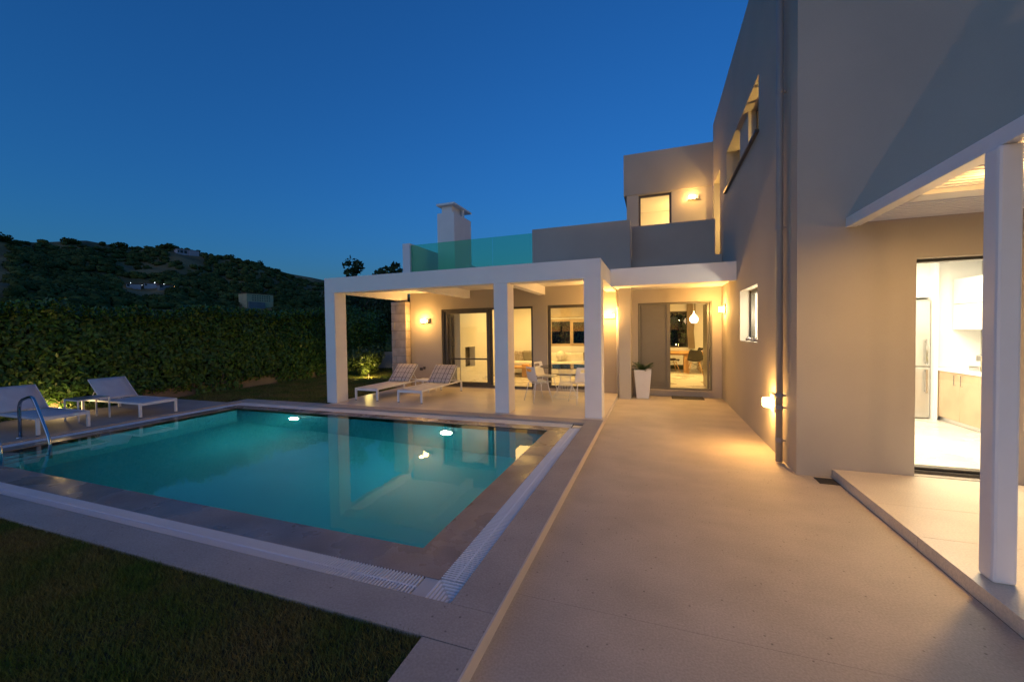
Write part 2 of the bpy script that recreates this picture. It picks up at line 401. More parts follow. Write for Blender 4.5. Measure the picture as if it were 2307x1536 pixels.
# inner coping, flush with the water
PX0, PX1, PY0, PY1 = -8.9, -1.668, 2.585, 6.34
cop = struct('pool_coping', G().box(-9.2, -1.355, 2.285, PY0, -.2, ZI).box(-9.2, -1.355, PY1, 6.59, -.2, ZI).box(-9.2, PX0, PY0, PY1, -.2, ZI).box(PX1, -1.355, PY0, PY1, -.2, ZI), M['wet'])
# pool shell
DEP = -1.5
struct('pool_basin', G().add([(PX0,PY0,DEP),(PX1,PY0,DEP),(PX1,PY1,DEP),(PX0,PY1,DEP),(PX0,PY0,ZW-.003),(PX1,PY0,ZW-.003),(PX1,PY1,ZW-.003),(PX0,PY1,ZW-.003)],
       [(0,1,2,3),(0,4,5,1),(1,5,6,2),(2,6,7,3),(3,7,4,0)]), M['pool'])
up(struct('pool_water', G().add([(PX0-.001,PY0-.001,ZW),(PX1+.001,PY0-.001,ZW),(PX1+.001,PY1+.001,ZW),(PX0-.001,PY1+.001,ZW)], [(0,1,2,3)]), M['water']))
struct('water_body', G().box(PX0+.003, PX1-.003, PY0+.003, PY1-.003, DEP+.003, ZW-.004), M['wbody'])
# overflow channel and its grating
GX0, GX1, GXL0, GXL1, GY0, GY1, GF0, GF1 = -1.353, -1.157, -9.43, -9.205, 2.067, 2.282, 6.593, 6.885
struct('overflow_channel', G().box(GXL0, GX1+.004, GY0-.003, GY1, -.25, -.12).box(GXL0, GX1+.004, GF0, GF1, -.25, -.12).box(GX0, GX1+.003, GY1, GF0, -.25, -.12).box(GXL0, GXL1, GY1, GF0, -.25, -.12), M['dark'])
bar_mesh = {}
def grate_run(label, axis, u0, u1, v0, v1, near, pitch=.0225):
    t = thing('pool_grating', label, 'drain grating', ((u0, v0, ZI) if axis == 'x' else (v0, u0, ZI)), group='overflow gratings round the pool')
    n = int((u1-u0)/pitch); w = .0108; hh = .030; b_ = .0045
    def bar(g, u, z=ZI):
        V = [(u-b_/2, v0, z-hh), (u+b_/2, v0, z-hh), (u+w/2, v0, z), (u-w/2, v0, z), (u-b_/2, v1, z-hh), (u+b_/2, v1, z-hh), (u+w/2, v1, z), (u-w/2, v1, z)]
        if axis != 'x': V = [(q[1], q[0], q[2]) for q in V]
        g.add(V, [(0,1,2,3), (7,6,5,4), (0,4,5,1), (1,5,6,2), (2,6,7,3), (3,7,4,0)])
    key = (axis, round(v1-v0, 3))
    allb = list(range(n)); far = G()
    for i in allb:
        u = u0+(i+.5)*(u1-u0)/n
        if near(i, n):
            if key not in bar_mesh:
                gg = G(); bar(gg, 0, 0); gg.v = [((p[0], p[1]-v0, p[2]) if axis == 'x' else (p[0]-v0, p[1], p[2])) for p in gg.v]
                o = obj('grate_bar', gg, M['grate'], t, local=True); bar_mesh[key] = o.data
            else:
                o = bpy.data.objects.new('grate_bar', bar_mesh[key]); COL.objects.link(o); o.parent = t
            o.location = (u-u0, 0, 0) if axis == 'x' else (0, u-u0, 0)
        else:
            bar(far, u)
    if far.v: obj('grate_bars', far, M['grate'], t, kind='stuff')
    vm = (v0+v1)/2
    rib = G()
    for q in (vm, ):
        rib.box(u0, u1, q-.006, q+.006, ZI-hh, ZI-.001) if axis == 'x' else rib.box(q-.006, q+.006, u0, u1, ZI-hh, ZI-.001)
    obj('grate_rib', rib, M['grate'], t)
    return t
grate_run('near white overflow grating between the pool and the front lawn', 'x', GXL0, GX0-.11, GY0, GY1, lambda i, n: i > n-150, .0255)
grate_run('right white overflow grating running beside the walkway', 'y', GY1+.02, GF0, GX0, GX1, lambda i, n: i < 110)
grate_run('far white overflow grating in front of the terrace columns', 'x', GXL0, GX0, GF0, GF1, lambda i, n: False, .0225)
grate_run('left white overflow grating by the poolside loungers', 'y', GY1, GF0, GXL0, GXL1, lambda i, n: False, .0225)
# mitred corner piece, ribs turning the corner
t = thing('grating_corner', 'pale mitred corner piece of the overflow grating at the near right pool corner', 'drain grating', (GX0, GY0, ZI))
obj('corner_plate', G().box(GX0-.106, GX1-.002, GY0+.002, GY1+.016, ZI-.02, ZI-.005), M['wpipe'], t, bevel=.002)
for k in range(7):
    f = k/7; g = G()
    x = GX0-.10+.028*k; y = GY1+.012-.030*k
    cx, cy = GX0+(GX1-GX0)*f, GY1-(GY1-GY0)*f
    g.box(cx-.006+.01, cx+.006+.01, GY0+.004, cy-.004, ZI-.005, ZI+.001); g.box(cx+.018, GX1-.004, cy-.006, cy+.006, ZI-.005, ZI+.001)
    obj('corner_rib', g, M['grate'], t)
tag(obj('channel_lid', G().box(GX0+.03, GX1-.01, GF0+.005, GF1-.10, ZI-.03, ZI+.006), M['terr'], bevel=.004), 'small beige stone lid at the far right corner of the pool grating', 'drain cover')
tag(obj('skimmer_lid', G().lathe([(.10, ZI-.01), (.10, ZI+.004), (.02, ZI+.006)], (-3.9, 6.46, 0), 20), M['terr']), 'round beige lid set in the far pool coping', 'drain cover')

# kitchen terrace platform
plat = struct('kitchen_terrace', G().box(1.875, 8, -4, 5.38, -.3, .08), M['dark'])
yy = [-4, -1.3, .6, 2.15, 3.84, 4.465, 5.38]; xx = [1.87, 3.3, 4.8, 6.4, 8]
for i in range(len(xx)-1):
    for j in range(len(yy)-1):
        obj('stone_slab', G().box(xx[i]+(.0016 if i else 0), xx[i+1]-.0016, yy[j]+.0016, yy[j+1]-.0016, (.0 if i == 0 else .06), .10), M['terr'], plat)
# =================================================================== VILLA
villa = thing('villa', 'modern two storey villa in taupe and white render with flat roofs', 'house', (0, 10.35, 0))
def part(name, g, m, **k): return obj(name, g, M[m] if isinstance(m, str) else m, villa, **k)
# living wing
part('living_wing_wall', G().wall('y', 10.35, 10.60, -6.96, -.82, 0, 3.45, [(-5.90,-3.10,.11,2.365),(-2.70,-1.45,.15,2.37)])
     .wall('x', -6.96, -6.71, 10.60, 15.0, 0, 3.45).wall('y', 15.0, 15.25, -6.96, -.82, 0, 3.45, [(-3.83,-1.9,1.10,2.12)]), 'taupe')
part('interior_wall', G().wall('y', 10.601, 10.612, -6.70, -1.08, .11, 2.75, [(-5.90,-3.10,.11,2.365),(-2.70,-1.45,.15,2.37)])
     .wall('x', -6.709, -6.70, 10.612, 14.98, .11, 2.75).wall('y', 14.98, 14.998, -6.70, -1.08, .11, 2.75, [(-3.83,-1.9,1.10,2.12)])
     .wall('x', -1.09, -.83, 10.602, 16.69, .11, 2.84).box(-6.69, -5.60, 12.45, 14.97, .11, 2.75).box(-6.69, -5.62, 11.05, 12.45, 2.2, 2.75), 'plaster')
# chimney breast with its dark firebox opening
part('chimney_breast', G().wall('x', -5.80, -5.60, 10.95, 12.45, .11, 2.75, [(11.28, 12.0, .565, 1.215)]).box(-6.4, -5.81, 11.2, 12.1, .5, .56), 'plaster')
part('firebox', G().box(-6.35, -5.815, 11.2, 12.1, .561, 1.25), mat('dark_firebox', (.09, .075, .055), .6))
part('ceiling', G().box(-6.709, -1.10, 10.612, 14.98, 2.751, 2.84), 'plaster')
part('indoor_floor', G().box(-6.70, -1.09, 10.36, 14.98, -.1, .108), 'infl')
part('flat_roof', G().box(-6.71, 1.52, 10.602, 12.23, 2.86, 3.45).box(-6.71, -.82, 12.23, 14.999, 2.86, 3.45).box(-.82, 3.45, 12.24, 17.2, 2.86, 3.449), 'taupe')
# entrance
part('entrance_pillar', G().box(-.819, -.547, 10.05, 10.79, 0, 2.699), 'taupe2')
part('entrance_wall', G().wall('y', 10.78, 11.02, -.545, 1.528, 0, 2.86, [(-.406,1.322,.165,2.365)]), 'taupe2')
part('door_sill', G().box(-.43, 1.345, 10.735, 11.03, .128, .164), 'stone')
part('dining_wall', G().wall('x', 3.2, 3.4, 11.0, 16.7, .1, 2.84).wall('y', 16.7, 16.95, -.83, 3.4, .1, 2.84, [(.05,1.21,.97,2.37)])
     .wall('y', 11.021, 11.035, -.82, 3.2, .165, 2.75, [(-.406,1.322,.165,2.365)]).wall('y', 10.9, 11.02, 1.79, 3.2, 0, 2.84), 'plaster')
part('ceiling', G().box(-.828, 3.2, 11.036, 16.7, 2.75, 2.84), 'plaster')
part('indoor_floor', G().box(-.828, 3.2, 11.03, 16.7, -.1, .163), 'infl')
# canopy over the entrance
part('canopy', G().box(-.898, 1.528, 9.09, 10.779, 2.70, 2.99).box(-.898, 1.528, 8.93, 9.09, 2.638, 3.012), 'white')
part('roof_upstand', G().box(-.545, 1.528, 10.78, 11.02, 2.862, 3.44).box(-.82, -.547, 10.36, 10.79, 2.993, 3.451), 'taupe')
# balcony parapets
part('balcony_parapet', G().box(-.545, 1.388, 10.78, 10.98, 3.45, 4.335), 'taupe')
part('terrace_parapet', G().box(-3.085, -.556, 10.352, 10.55, 3.452, 4.41), 'taupe')
part('side_parapet', G().box(-7.19, -6.94, 10.352, 12.0, 3.0, 4.385).box(-7.19, -6.961, 12.0, 15.2, 3.0, 4.385), 'white')
# main block
part('main_block_wall', G().wall('x', 1.53, 1.78, 5.637, 11.02, 0, 7.23, [(7.235,8.60,1.455,2.39),(7.18,10.1,4.75,5.60)])
     .wall('x', 1.53, 1.78, 11.02, 12.24, 2.862, 7.23, [(11.05,12.08,3.452,5.59)]), 'taupe')
part('main_front_wall', G().wall('y', 5.385, 5.635, 1.53, 8.0, 0, 7.45, [(2.59,3.392,.105,2.40),(3.43,5.2,.555,2.40)]), 'taupe')
part('main_roof', G().box(1.781, 8, 5.636, 12.24, 6.9, 7.15).box(1.781, 8, 12.0, 12.24, 2.9, 6.9), 'taupe')
# upper windows recess
part('recess_wall', G().wall('x', 2.03, 2.1, 7.0, 12.3, 3.4, 5.8, [(7.3, 8.05, 4.76, 5.5), (9.25, 10.0, 4.76, 5.55), (11.10, 12.05, 3.46, 5.58)]).box(1.62, 2.03, 8.35, 9.1, 4.75, 5.6).box(1.781, 2.03, 6.9, 7.18, 4.6, 5.8).box(1.781, 2.03, 10.1, 10.3, 4.6, 5.8).box(1.781, 2.03, 7.0, 10.3, 5.6, 5.8).box(1.781, 2.03, 7.0, 10.3, 4.55, 4.75)
     .box(1.781, 2.03, 10.9, 11.05, 3.3, 5.8).box(1.781, 2.03, 12.08, 12.2, 3.3, 5.8).box(1.781, 2.03, 10.9, 12.2, 5.59, 5.8).box(1.781, 2.03, 10.9, 12.2, 3.3, 3.45), 'taupe2')
part('window_ledge', G().box(1.475, 1.80, 7.14, 10.16, 4.71, 4.749), 'frame')
# tower
part('tower_wall', G().wall('y', 12.26, 12.50, -.75, 1.529, 3.45, 5.60, [(-.42,.47,3.60,5.575)]).wall('x', -.75, -.5, 12.5, 15.5, 3.45, 5.6).box(-.5, 1.5, 15.3, 15.5, 3.45, 5.6), 'taupe2')
part('tower_cap', G().box(-.83, 1.529, 12.24, 15.6, 5.602, 6.78), 'taupe')
part('interior_wall', G().box(-.45, 1.6, 14.2, 14.3, 3.46, 5.59).wall('x', 1.6, 1.7, 12.5, 14.3, 3.46, 5.59), 'plaster')
# chimney
chx0, chx1, chy0, chy1 = -6.52, -5.92, 11.3, 12.52
ch = part('chimney', G().box(chx0, chx1, chy0, chy1, 3.45, 5.47), 'white')
obj('chimney_cap', G().box(chx0-.02, chx1+.02, chy0-.02, chy1+.02, 5.715, 5.775), M['white'], ch, bevel=.004)
obj('chimney_post', G().box(chx0+.10, chx1-.14, chy0+.12, chy1-.45, 5.471, 5.714).box(chx1-.06, chx1-.005, chy0+.66, chy0+.74, 5.471, 5.714).box(chx0+.02, chx0+.08, chy1-.2, chy1-.1, 5.471, 5.714), M['white'], ch)

# stone pilaster: separate stones
pil = part('stone_pilaster', G().box(-7.45, -6.972, 10.13, 10.349, 0, 2.62).box(-7.45, -6.972, 10.349, 10.6, 0, 2.62), 'mortar')
zc = .02
k = 0
while zc < 2.6:
    h = .255+random.uniform(-.02, .02)
    h = min(h, 2.62-zc)
    if k % 2: cuts = [-7.47, -7.31+random.uniform(-.03, .03), -6.955]
    else: cuts = [-7.47, -6.955]
    for a, b in zip(cuts[:-1], cuts[1:]):
        e = random.uniform(.0, .012)
        obj('stone', G().box(a+.005, b-.005, 10.10-e, 10.33, zc+.005, zc+h-.006), M['limestone'], pil, bevel=.007)
    zc += h; k += 1

# windows and doors ------------------------------------------------
def framed(name, ax, at, u0, u1, z0, z1, fw=.05, d=.06, bars=(), zb=(), pane='glass', m='frame', parent=villa, label=None):
    """frame ring + pane in a wall opening"""
    g = G().wall(ax, at, at+d, u0, u1, z0, z1, [(u0+fw, u1-fw, z0+fw, z1-fw)])
    fr = obj(name, g, M[m], parent, bevel=.003, label=label)
    for u in bars:
        obj('mullion', (G().box(u-fw*.4, u+fw*.4, at, at+d, z0+fw, z1-fw) if ax == 'y' else G().box(at, at+d, u-fw*.4, u+fw*.4, z0+fw, z1-fw)), M[m], fr)
    for z in zb:
        obj('rail', (G().box(u0+fw, u1-fw, at+.001, at+d-.001, z-.022, z+.022) if ax == 'y' else G().box(at+.001, at+d-.001, u0+fw, u1-fw, z-.022, z+.022)), M[m], fr)
    if pane:
        c = at+d/2
        obj('pane', (G().add([(u0+fw,c,z0+fw),(u1-fw,c,z0+fw),(u1-fw,c,z1-fw),(u0+fw,c,z1-fw)], [(0,1,2,3)]) if ax == 'y' else G().add([(c,u0+fw,z0+fw),(c,u1-fw,z0+fw),(c,u1-fw,z1-fw),(c,u0+fw,z1-fw)], [(0,1,2,3)])), M[pane], fr)
    return fr
framed('door_frame', 'y', 10.38, -5.898, -3.102, .112, 2.363, .055, .12, pane=None)
framed('sliding_door', 'y', 10.42, -5.83, -4.40, .15, 2.32, .095, .05, zb=(.91,), label='closed sliding leaf on the left of the opening')
framed('sliding_door', 'y', 10.476, -5.76, -4.34, .15, 2.32, .085, .04, label='opened sliding leaf stacked behind the left one')
framed('window', 'y', 10.40, -2.698, -1.452, .152, 2.368, .075, .07)
bw = framed('window', 'y', 15.02, -3.83, -1.9, 1.10, 2.12, .085, .06, bars=(-2.98,), m='kwood')
obj('roller_blind', G().box(-4.0, -1.8, 14.90, 14.95, 2.2, 2.62), M['curt'], villa)
obj('window_sash', G().wall('y', 15.0, 15.018, -3.02, -1.9, 1.13, 2.09, [(-2.90,-2.0,1.2,2.0)]), M['kwood'], villa)
# entrance door
efr = framed('door_frame', 'y', 10.80, -.404, 1.320, .166, 2.363, .04, .14, pane=None, m='door')
lf = part('door', G().box(-.36, .372, 10.83, 10.885, .20, 2.32), 'door', bevel=.003, label='closed olive grey leaf on the left')
obj('door_panel', G().box(-.318, .245, 10.816, 10.829, .355, 2.262), M['door'], lf, bevel=.004)
obj('door_edge', G().box(.285, .372, 10.812, 10.829, .20, 2.32), M['door'], lf, bevel=.003)
lf = part('door', G().box(1.222, 1.272, 10.90, 11.78, .20, 2.32), 'door', bevel=.003, label='opened leaf swung inwards on the right')
obj('handle', G().tube([(1.222, 11.70, 1.1), (1.17, 11.70, 1.1), (1.17, 11.60, 1.1)], .009, 8), M['steel'], lf)
framed('window', 'y', 16.74, .05, 1.21, .97, 2.37, .05, .06)
# small side window and kitchen door
framed('window', 'x', 1.70, 7.235, 8.60, 1.457, 2.388, .06, .07, bars=(7.92,))
framed('window', 'x', 1.74, 7.19, 8.34, 4.755, 5.595, .06, .06, bars=(7.55, 7.95))
framed('window', 'x', 1.995, 9.25, 10.0, 4.76, 5.55, .05, .06)
framed('balcony_door', 'x', 1.99, 11.10, 12.05, 3.46, 5.58, .06, .06)
kd = framed('door_frame', 'y', 5.50, 2.592, 3.390, .14, 2.398, .03, .10, pane=None)
obj('door_track', G().box(2.592, 3.39, 5.47, 5.60, .108, .138).box(2.60, 3.39, 5.50, 5.506, .138, .153).box(2.60, 3.39, 5.545, 5.551, .138, .153), M['frame'], kd)
obj('pane', G().add([(2.63,5.56,.17),(3.36,5.56,.17),(3.36,5.56,2.36),(2.63,5.56,2.36)], [(0,1,2,3)]), M['glass'], kd)
framed('window', 'y', 5.52, 3.432, 5.198, .557, 2.398, .06, .06, bars=(4.3,), m='kwood')
framed('balcony_door', 'y', 12.32, -.418, .468, 3.602, 5.573, .055, .07)
# kitchen shell
part('kitchen_wall', G().wall('y', 5.637, 5.648, 1.79, 5.2, .13, 2.75, [(2.59,3.392,.13,2.40),(3.43,5.19,.555,2.40)]).wall('x', 1.781, 1.79, 5.65, 9.2, .13, 2.75, [(7.235,8.60,1.455,2.39)])
     .box(1.79, 5.3, 9.2, 9.3, .0, 2.75).box(5.0, 5.1, 5.65, 9.2, 0, 2.75), 'plaster')
part('ceiling', G().box(1.79, 5.0, 5.65, 9.2, 2.751, 2.84), 'plaster')
part('indoor_floor', G().box(1.79, 5.2, 5.60, 9.2, -.1, .132), 'infl')
light('kitchen_light', 'AREA', (3.3, 6.9, 2.73), 205, NEUT, 1.6)
light('living_light', 'AREA', (-3.6, 13.0, 2.73), 125, WARMIN, 2.4)
light('dining_light', 'AREA', (1.4, 13.6, 2.73), 150, WARMIN, 1.8)
light('bedroom_light', 'POINT', (.9, 13.5, 4.9), 70, WARMIN, .2)
part('ceiling', G().box(-.499, 1.59, 12.51, 14.19, 5.585, 5.60), 'plaster')
light('hall_light', 'POINT', (2.45, 7.65, 4.85), 75, WARMIN, .1)
light('hall_far_light', 'POINT', (2.5, 9.8, 4.9), 60, WARMIN, .1)
light('landing_light', 'POINT', (2.3, 11.3, 4.5), 110, WARMIN, .1)
light('window_reveal_fill', 'POINT', (1.97, 7.95, 1.95), 60, NEUT, .06)  # added fill without a fixture, brightens the reveal of the small side window

# terrace pergola frame -------------------------------------------
pg = thing('terrace_pergola', 'white rendered portal frame with three columns and a beamed roof over the terrace', 'pergola', (-4, 7.3, ZD))
for x0, x1 in ((-7.235, -6.947), (-2.985, -2.695), (-1.212, -.902)):
    obj('column', G().box(x0, x1, 7.30, 7.66, ZD, 2.638), M['white'], pg, bevel=.006)
obj('front_beam', G().box(-7.235, -.902, 7.30, 7.66, 2.638, 2.985), M['white'], pg, bevel=.006)
for x0, x1 in ((-7.235, -7.05), (-5.14, -4.955), (-2.93, -2.747), (-1.15, -.902)):
    obj('cross_beam', G().box(x0, x1, 7.662, 10.348, 2.655, 2.87), M['white'], pg)
obj('roof_slab', G().box(-7.235, -.902, 7.662, 10.348, 2.871, 2.975), M['white'], pg)

# glass balustrade
gb = thing('glass_balustrade', 'green tinted glass balustrade on the roof terrace between two parapets', 'balustrade', (-5, 10.42, 3.45))
obj('glass_pane', G().box(-6.93, -4.275, 10.42, 10.432, 3.46, 4.335), M['tglass'], gb)
obj('glass_pane', G().box(-4.265, -3.09, 10.42, 10.432, 3.46, 4.335), M['tglass'], gb)
obj('base_rail', G().box(-6.93, -3.09, 10.40, 10.452, 3.45, 3.49), M['wmetal'], gb)

# kitchen pergola ---------------------------------------------------
kp = thing('kitchen_pergola', 'white slatted pergola on a steel post over the kitchen terrace', 'pergola', (2, 3.3, .1))
obj('side_beam', G().box(1.98, 2.075, -1.5, 5.384, 2.78, 2.885), M['wmetal'], kp, bevel=.003)
obj('inner_trim', G().box(2.077, 2.11, -1.5, 5.384, 2.79, 2.86), M['wmetal'], kp)
obj('post', G().box(1.957, 2.074, 3.275, 3.402, .10, 2.779), M['wmetal'], kp, bevel=.018)
obj('cross_beam', G().box(2.11, 4.6, 4.32, 4.52, 2.785, 2.87), M['wmetal'], kp)
obj('cross_beam', G().box(2.11, 4.6, 2.45, 2.60, 2.785, 2.87), M['wmetal'], kp)
y = 5.33
while y > .2:
    if not (4.29 < y < 4.55) and not (2.42 < y < 2.63):
        obj('slat', G().obox((3.36, y, 2.825), (1.25, 0, 0), (0, .029, .003), (0, -.001, .009)), M['wmetal'], kp)
    y -= .075
# =================================================================== LAMPS
def wall_lamp(label, pos, axis, W=30, m='lampon'):
    """glass block on a bracket with a metal tray; axis = the way it faces"""
    t = thing('wall_lamp', label, 'wall lamp', pos, group='outdoor wall lamps')
    x, y, z = pos
    if axis == '-y':
        obj('backplate', G().box(x-.10, x+.10, y-.022, y, z-.05, z+.05), M['pipe'], t)
        obj('tray', G().box(x-.13, x+.15, y-.115, y-.0225, z-.062, z-.052), M['pipe'], t)
        obj('glow_block', G().box(x-.10, x+.05, y-.11, y-.0225, z-.045, z+.045), M[m], t, bevel=.01)
        obj('side_shade', G().box(x+.056, x+.13, y-.11, y-.0225, z-.05, z+.045), M['wmetal'], t)
    else:
        obj('backplate', G().box(x-.022, x, y-.10, y+.10, z-.11, z+.12), M['pipe'], t)
        obj('glow_block', G().box(x-.12, x-.0225, y-.06, y+.09, z-.055, z+.055), M[m], t, bevel=.01)
        obj('side_shade', G().box(x-.115, x-.0225, y+.095, y+.105, z-.055, z+.055), M['wmetal'], t)
    d = light('lamp_light', 'POINT', ((x-.02, y-.34, z) if axis == '-y' else (x-.25, y, z)), W, WARM, .05, parent=t)
    return t
wall_lamp('lit wall lamp beside the stone pilaster on the terrace', (-6.43, 10.349, 2.04), '-y', 38)
wall_lamp('lit wall lamp right of the terrace window behind the right column', (-1.06, 10.349, 2.05), '-y', 70)
wall_lamp('lit wall lamp on the upper storey beside the balcony door', (1.02, 12.259, 5.33), '-y', 14)
wall_lamp('small lit wall lamp on the side wall by the entrance door', (1.529, 10.30, 2.13), '-x', 44)
wall_lamp('bright low wall lamp near the ground beside the big drainpipe', (1.529, 6.30, .67), '-x', 26, m='lamplow')
t = thing('pergola_lamp', 'bright lamp fixed inside the slatted kitchen pergola by its post', 'ceiling lamp', (2.38, 3.90, 2.74))
obj('glow_block', G().box(2.33, 2.43, 3.85, 3.95, 2.70, 2.76), M['lampon'], t, bevel=.005)
light('pergola_lamp_light', 'AREA', (2.38, 3.90, 2.685), 46, (1, .56, .16), .10, parent=t)
# garden bollard behind the viewer: lights the near ground and the tall wall
t = thing('garden_bollard', 'low garden lamp at the edge of the walkway behind the viewer', 'garden lamp', (.80, -6.2, 0))
obj('bollard_post', G().lathe([(.045, 0), (.045, .55), (.05, .56), (.05, .57)], (.80, -6.2, 0), 16), M['pipe'], t)
obj('bollard_cap', G().lathe([(.06, .72), (.06, .745), (.01, .75)], (.80, -6.2, 0), 16), M['pipe'], t)
obj('glow_block', G().lathe([(.035, .571), (.035, .719)], (.80, -6.2, 0), 12), M['bollard'], t)
light('bollard_light', 'POINT', (.80, -6.08, .66), 270, (1, .60, .30), .05, parent=t)

t = thing('garden_bollard', 'low garden lamp on the front lawn behind the viewer', 'garden lamp', (-3.6, -2.6, .045))
obj('bollard_post', G().lathe([(.045, 0), (.045, .55), (.05, .56), (.05, .57)], (-3.6, -2.6, .045), 16), M['pipe'], t)
obj('bollard_cap', G().lathe([(.06, .72), (.06, .745), (.01, .75)], (-3.6, -2.6, .045), 16), M['pipe'], t)
obj('glow_block', G().lathe([(.035, .571), (.035, .719)], (-3.6, -2.6, .045), 12), M['bollard'], t)
light('bollard_light', 'POINT', (-3.52, -2.52, .70), 34, (1, .66, .30), .04, parent=t)
# drainpipes
t = thing('drainpipe', 'tall grey downpipe with joint collars on the corner of the tall wall', 'drainpipe', (1.46, 5.79, 0))
obj('pipe', G().tube([(1.46, 5.79, .02), (1.46, 5.79, 7.2)], .039, 20), M['pipe'], t, smooth=True)
for z in (.27, .68, .83, 2.9, 4.55, 5.75):
    obj('collar', G().lathe([(.0425, 0), (.0425, .05)], (1.46, 5.79, z), 20), M['pipe'], t, smooth=False)
    obj('bracket', G().box(1.47, 1.529, 5.775, 5.805, z+.01, z+.03), M['pipe'], t)
t = thing('drainpipe', 'slim pale downpipe in the corner left of the entrance pillar', 'drainpipe', (-.865, 10.2, 0))
obj('pipe', G().tube([(-.86, 10.25, .0), (-.86, 10.25, 2.65)], .036, 14), M['wpipe'], t, smooth=True)
for z in (1.2, 2.2): obj('collar', G().lathe([(.043, 0), (.043, .05)], (-.86, 10.25, z), 14), M['wpipe'], t)

# socket, doormat, floor drain, pebbles
tag(obj('power_socket', G().box(-6.66, -6.56, 10.335, 10.349, .56, .64).box(-6.53, -6.47, 10.32, 10.349, .60, .67), M['socket']), 'small dark power socket low on the terrace wall', 'power socket')
tag(obj('doormat', G().box(.39, 1.11, 10.38, 10.73, 0.001, .018), M['mat_'], bevel=.004), 'dark doormat in front of the entrance step', 'doormat')
t = thing('floor_drain', 'dark square drain grating set in the walkway at the corner of the raised terrace', 'floor drain', (1.77, 5.24, 0))
obj('drain_tray', G().box(1.68, 1.862, 5.15, 5.34, .0005, .003), M['dark'], t)
for k in range(9): obj('drain_bar', G().box(1.68, 1.862, 5.155+k*.021, 5.163+k*.021, .0031, .007), M['frame'], t)
for k, (yy_, r_, lb) in enumerate(((7.34, .045, 'shell at the near end of the small window sill'), (7.50, .05, 'rounded pebble second from the near end of the window sill'), (7.68, .055, 'large pale pebble in the middle of the window sill'), (7.95, .05, 'pebble beyond the large pale one on the window sill'), (8.25, .06, 'pebble near the far end of the window sill'))):
    g = G(); n = 10
    for i in range(1, 6):
        for j in range(n):
            a = math.pi*i/6; b = 2*math.pi*j/n; q = 1+.18*mnoise.noise(Vector((i*.7, j*.9, k*3.1)))
            g.v.append((1.60+r_*.8*math.sin(a)*math.cos(b)*q, yy_+r_*1.3*math.sin(a)*math.sin(b)*q, 1.456+r_*.62+r_*.62*math.cos(a)))
    for i in range(4):
        for j in range(n): g.f.append((i*n+j, i*n+(j+1)%n, (i+1)*n+(j+1)%n, (i+1)*n+j))
    g.f += [tuple(range(n)), tuple(range(4*n, 5*n))]
    tag(obj('pebble', g, M['pebble'], smooth=True), lb, 'pebble', 'pebbles and shells on the window sill')

# potted cycad
t = thing('potted_plant', 'tall tapered white planter with a dark spiky cycad by the entrance door', 'potted plant', (-.28, 10.42, 0))
g = G(); 
for (w, z) in ((.145, 0), (.205, .70), (.185, .70), (.17, .62)):
    g.v += [(-.28-w, 10.42-w, z), (-.28+w, 10.42-w, z), (-.28+w, 10.42+w, z), (-.28-w, 10.42+w, z)]
for k in range(3):
    for j in range(4): g.f.append((k*4+j, k*4+(j+1)%4, k*4+4+(j+1)%4, k*4+4+j))
g.f += [(3,2,1,0), (12,13,14,15)]
obj('pot', g, M['pot'], t, bevel=.006)
for k in range(26):
    a = k*2.4; el = .25+.9*random.random(); Ln = .28+.08*random.random(); g = G(); pts = []
    for i in range(7):
        s_ = i/6; r_ = Ln*s_*math.cos(el*(1-.35*s_)); z_ = .66+Ln*s_*math.sin(el)-.06*s_*s_
        pts.append(Vector((-.28+r_*math.cos(a), 10.42+r_*math.sin(a), z_)))
    g.tube(pts, .004, 4)
    side = Vector((-math.sin(a), math.cos(a), 0))
    for i in range(1, 7):
        for sg in (-1, 1):
            for q in (0, .5):
                p = pts[i-1].lerp(pts[i], q); d = (pts[i]-pts[i-1]).normalized(); l_ = .075*(1-.5*i/7)
                e = p+side*sg*l_+d*l_*.7+Vector((0,0,.012))
                g.add([p, p+d*.020, e, p.lerp(e,.5)-d*.006], [(0,1,2,3)])
    obj('frond', g, M['cycad'], t)

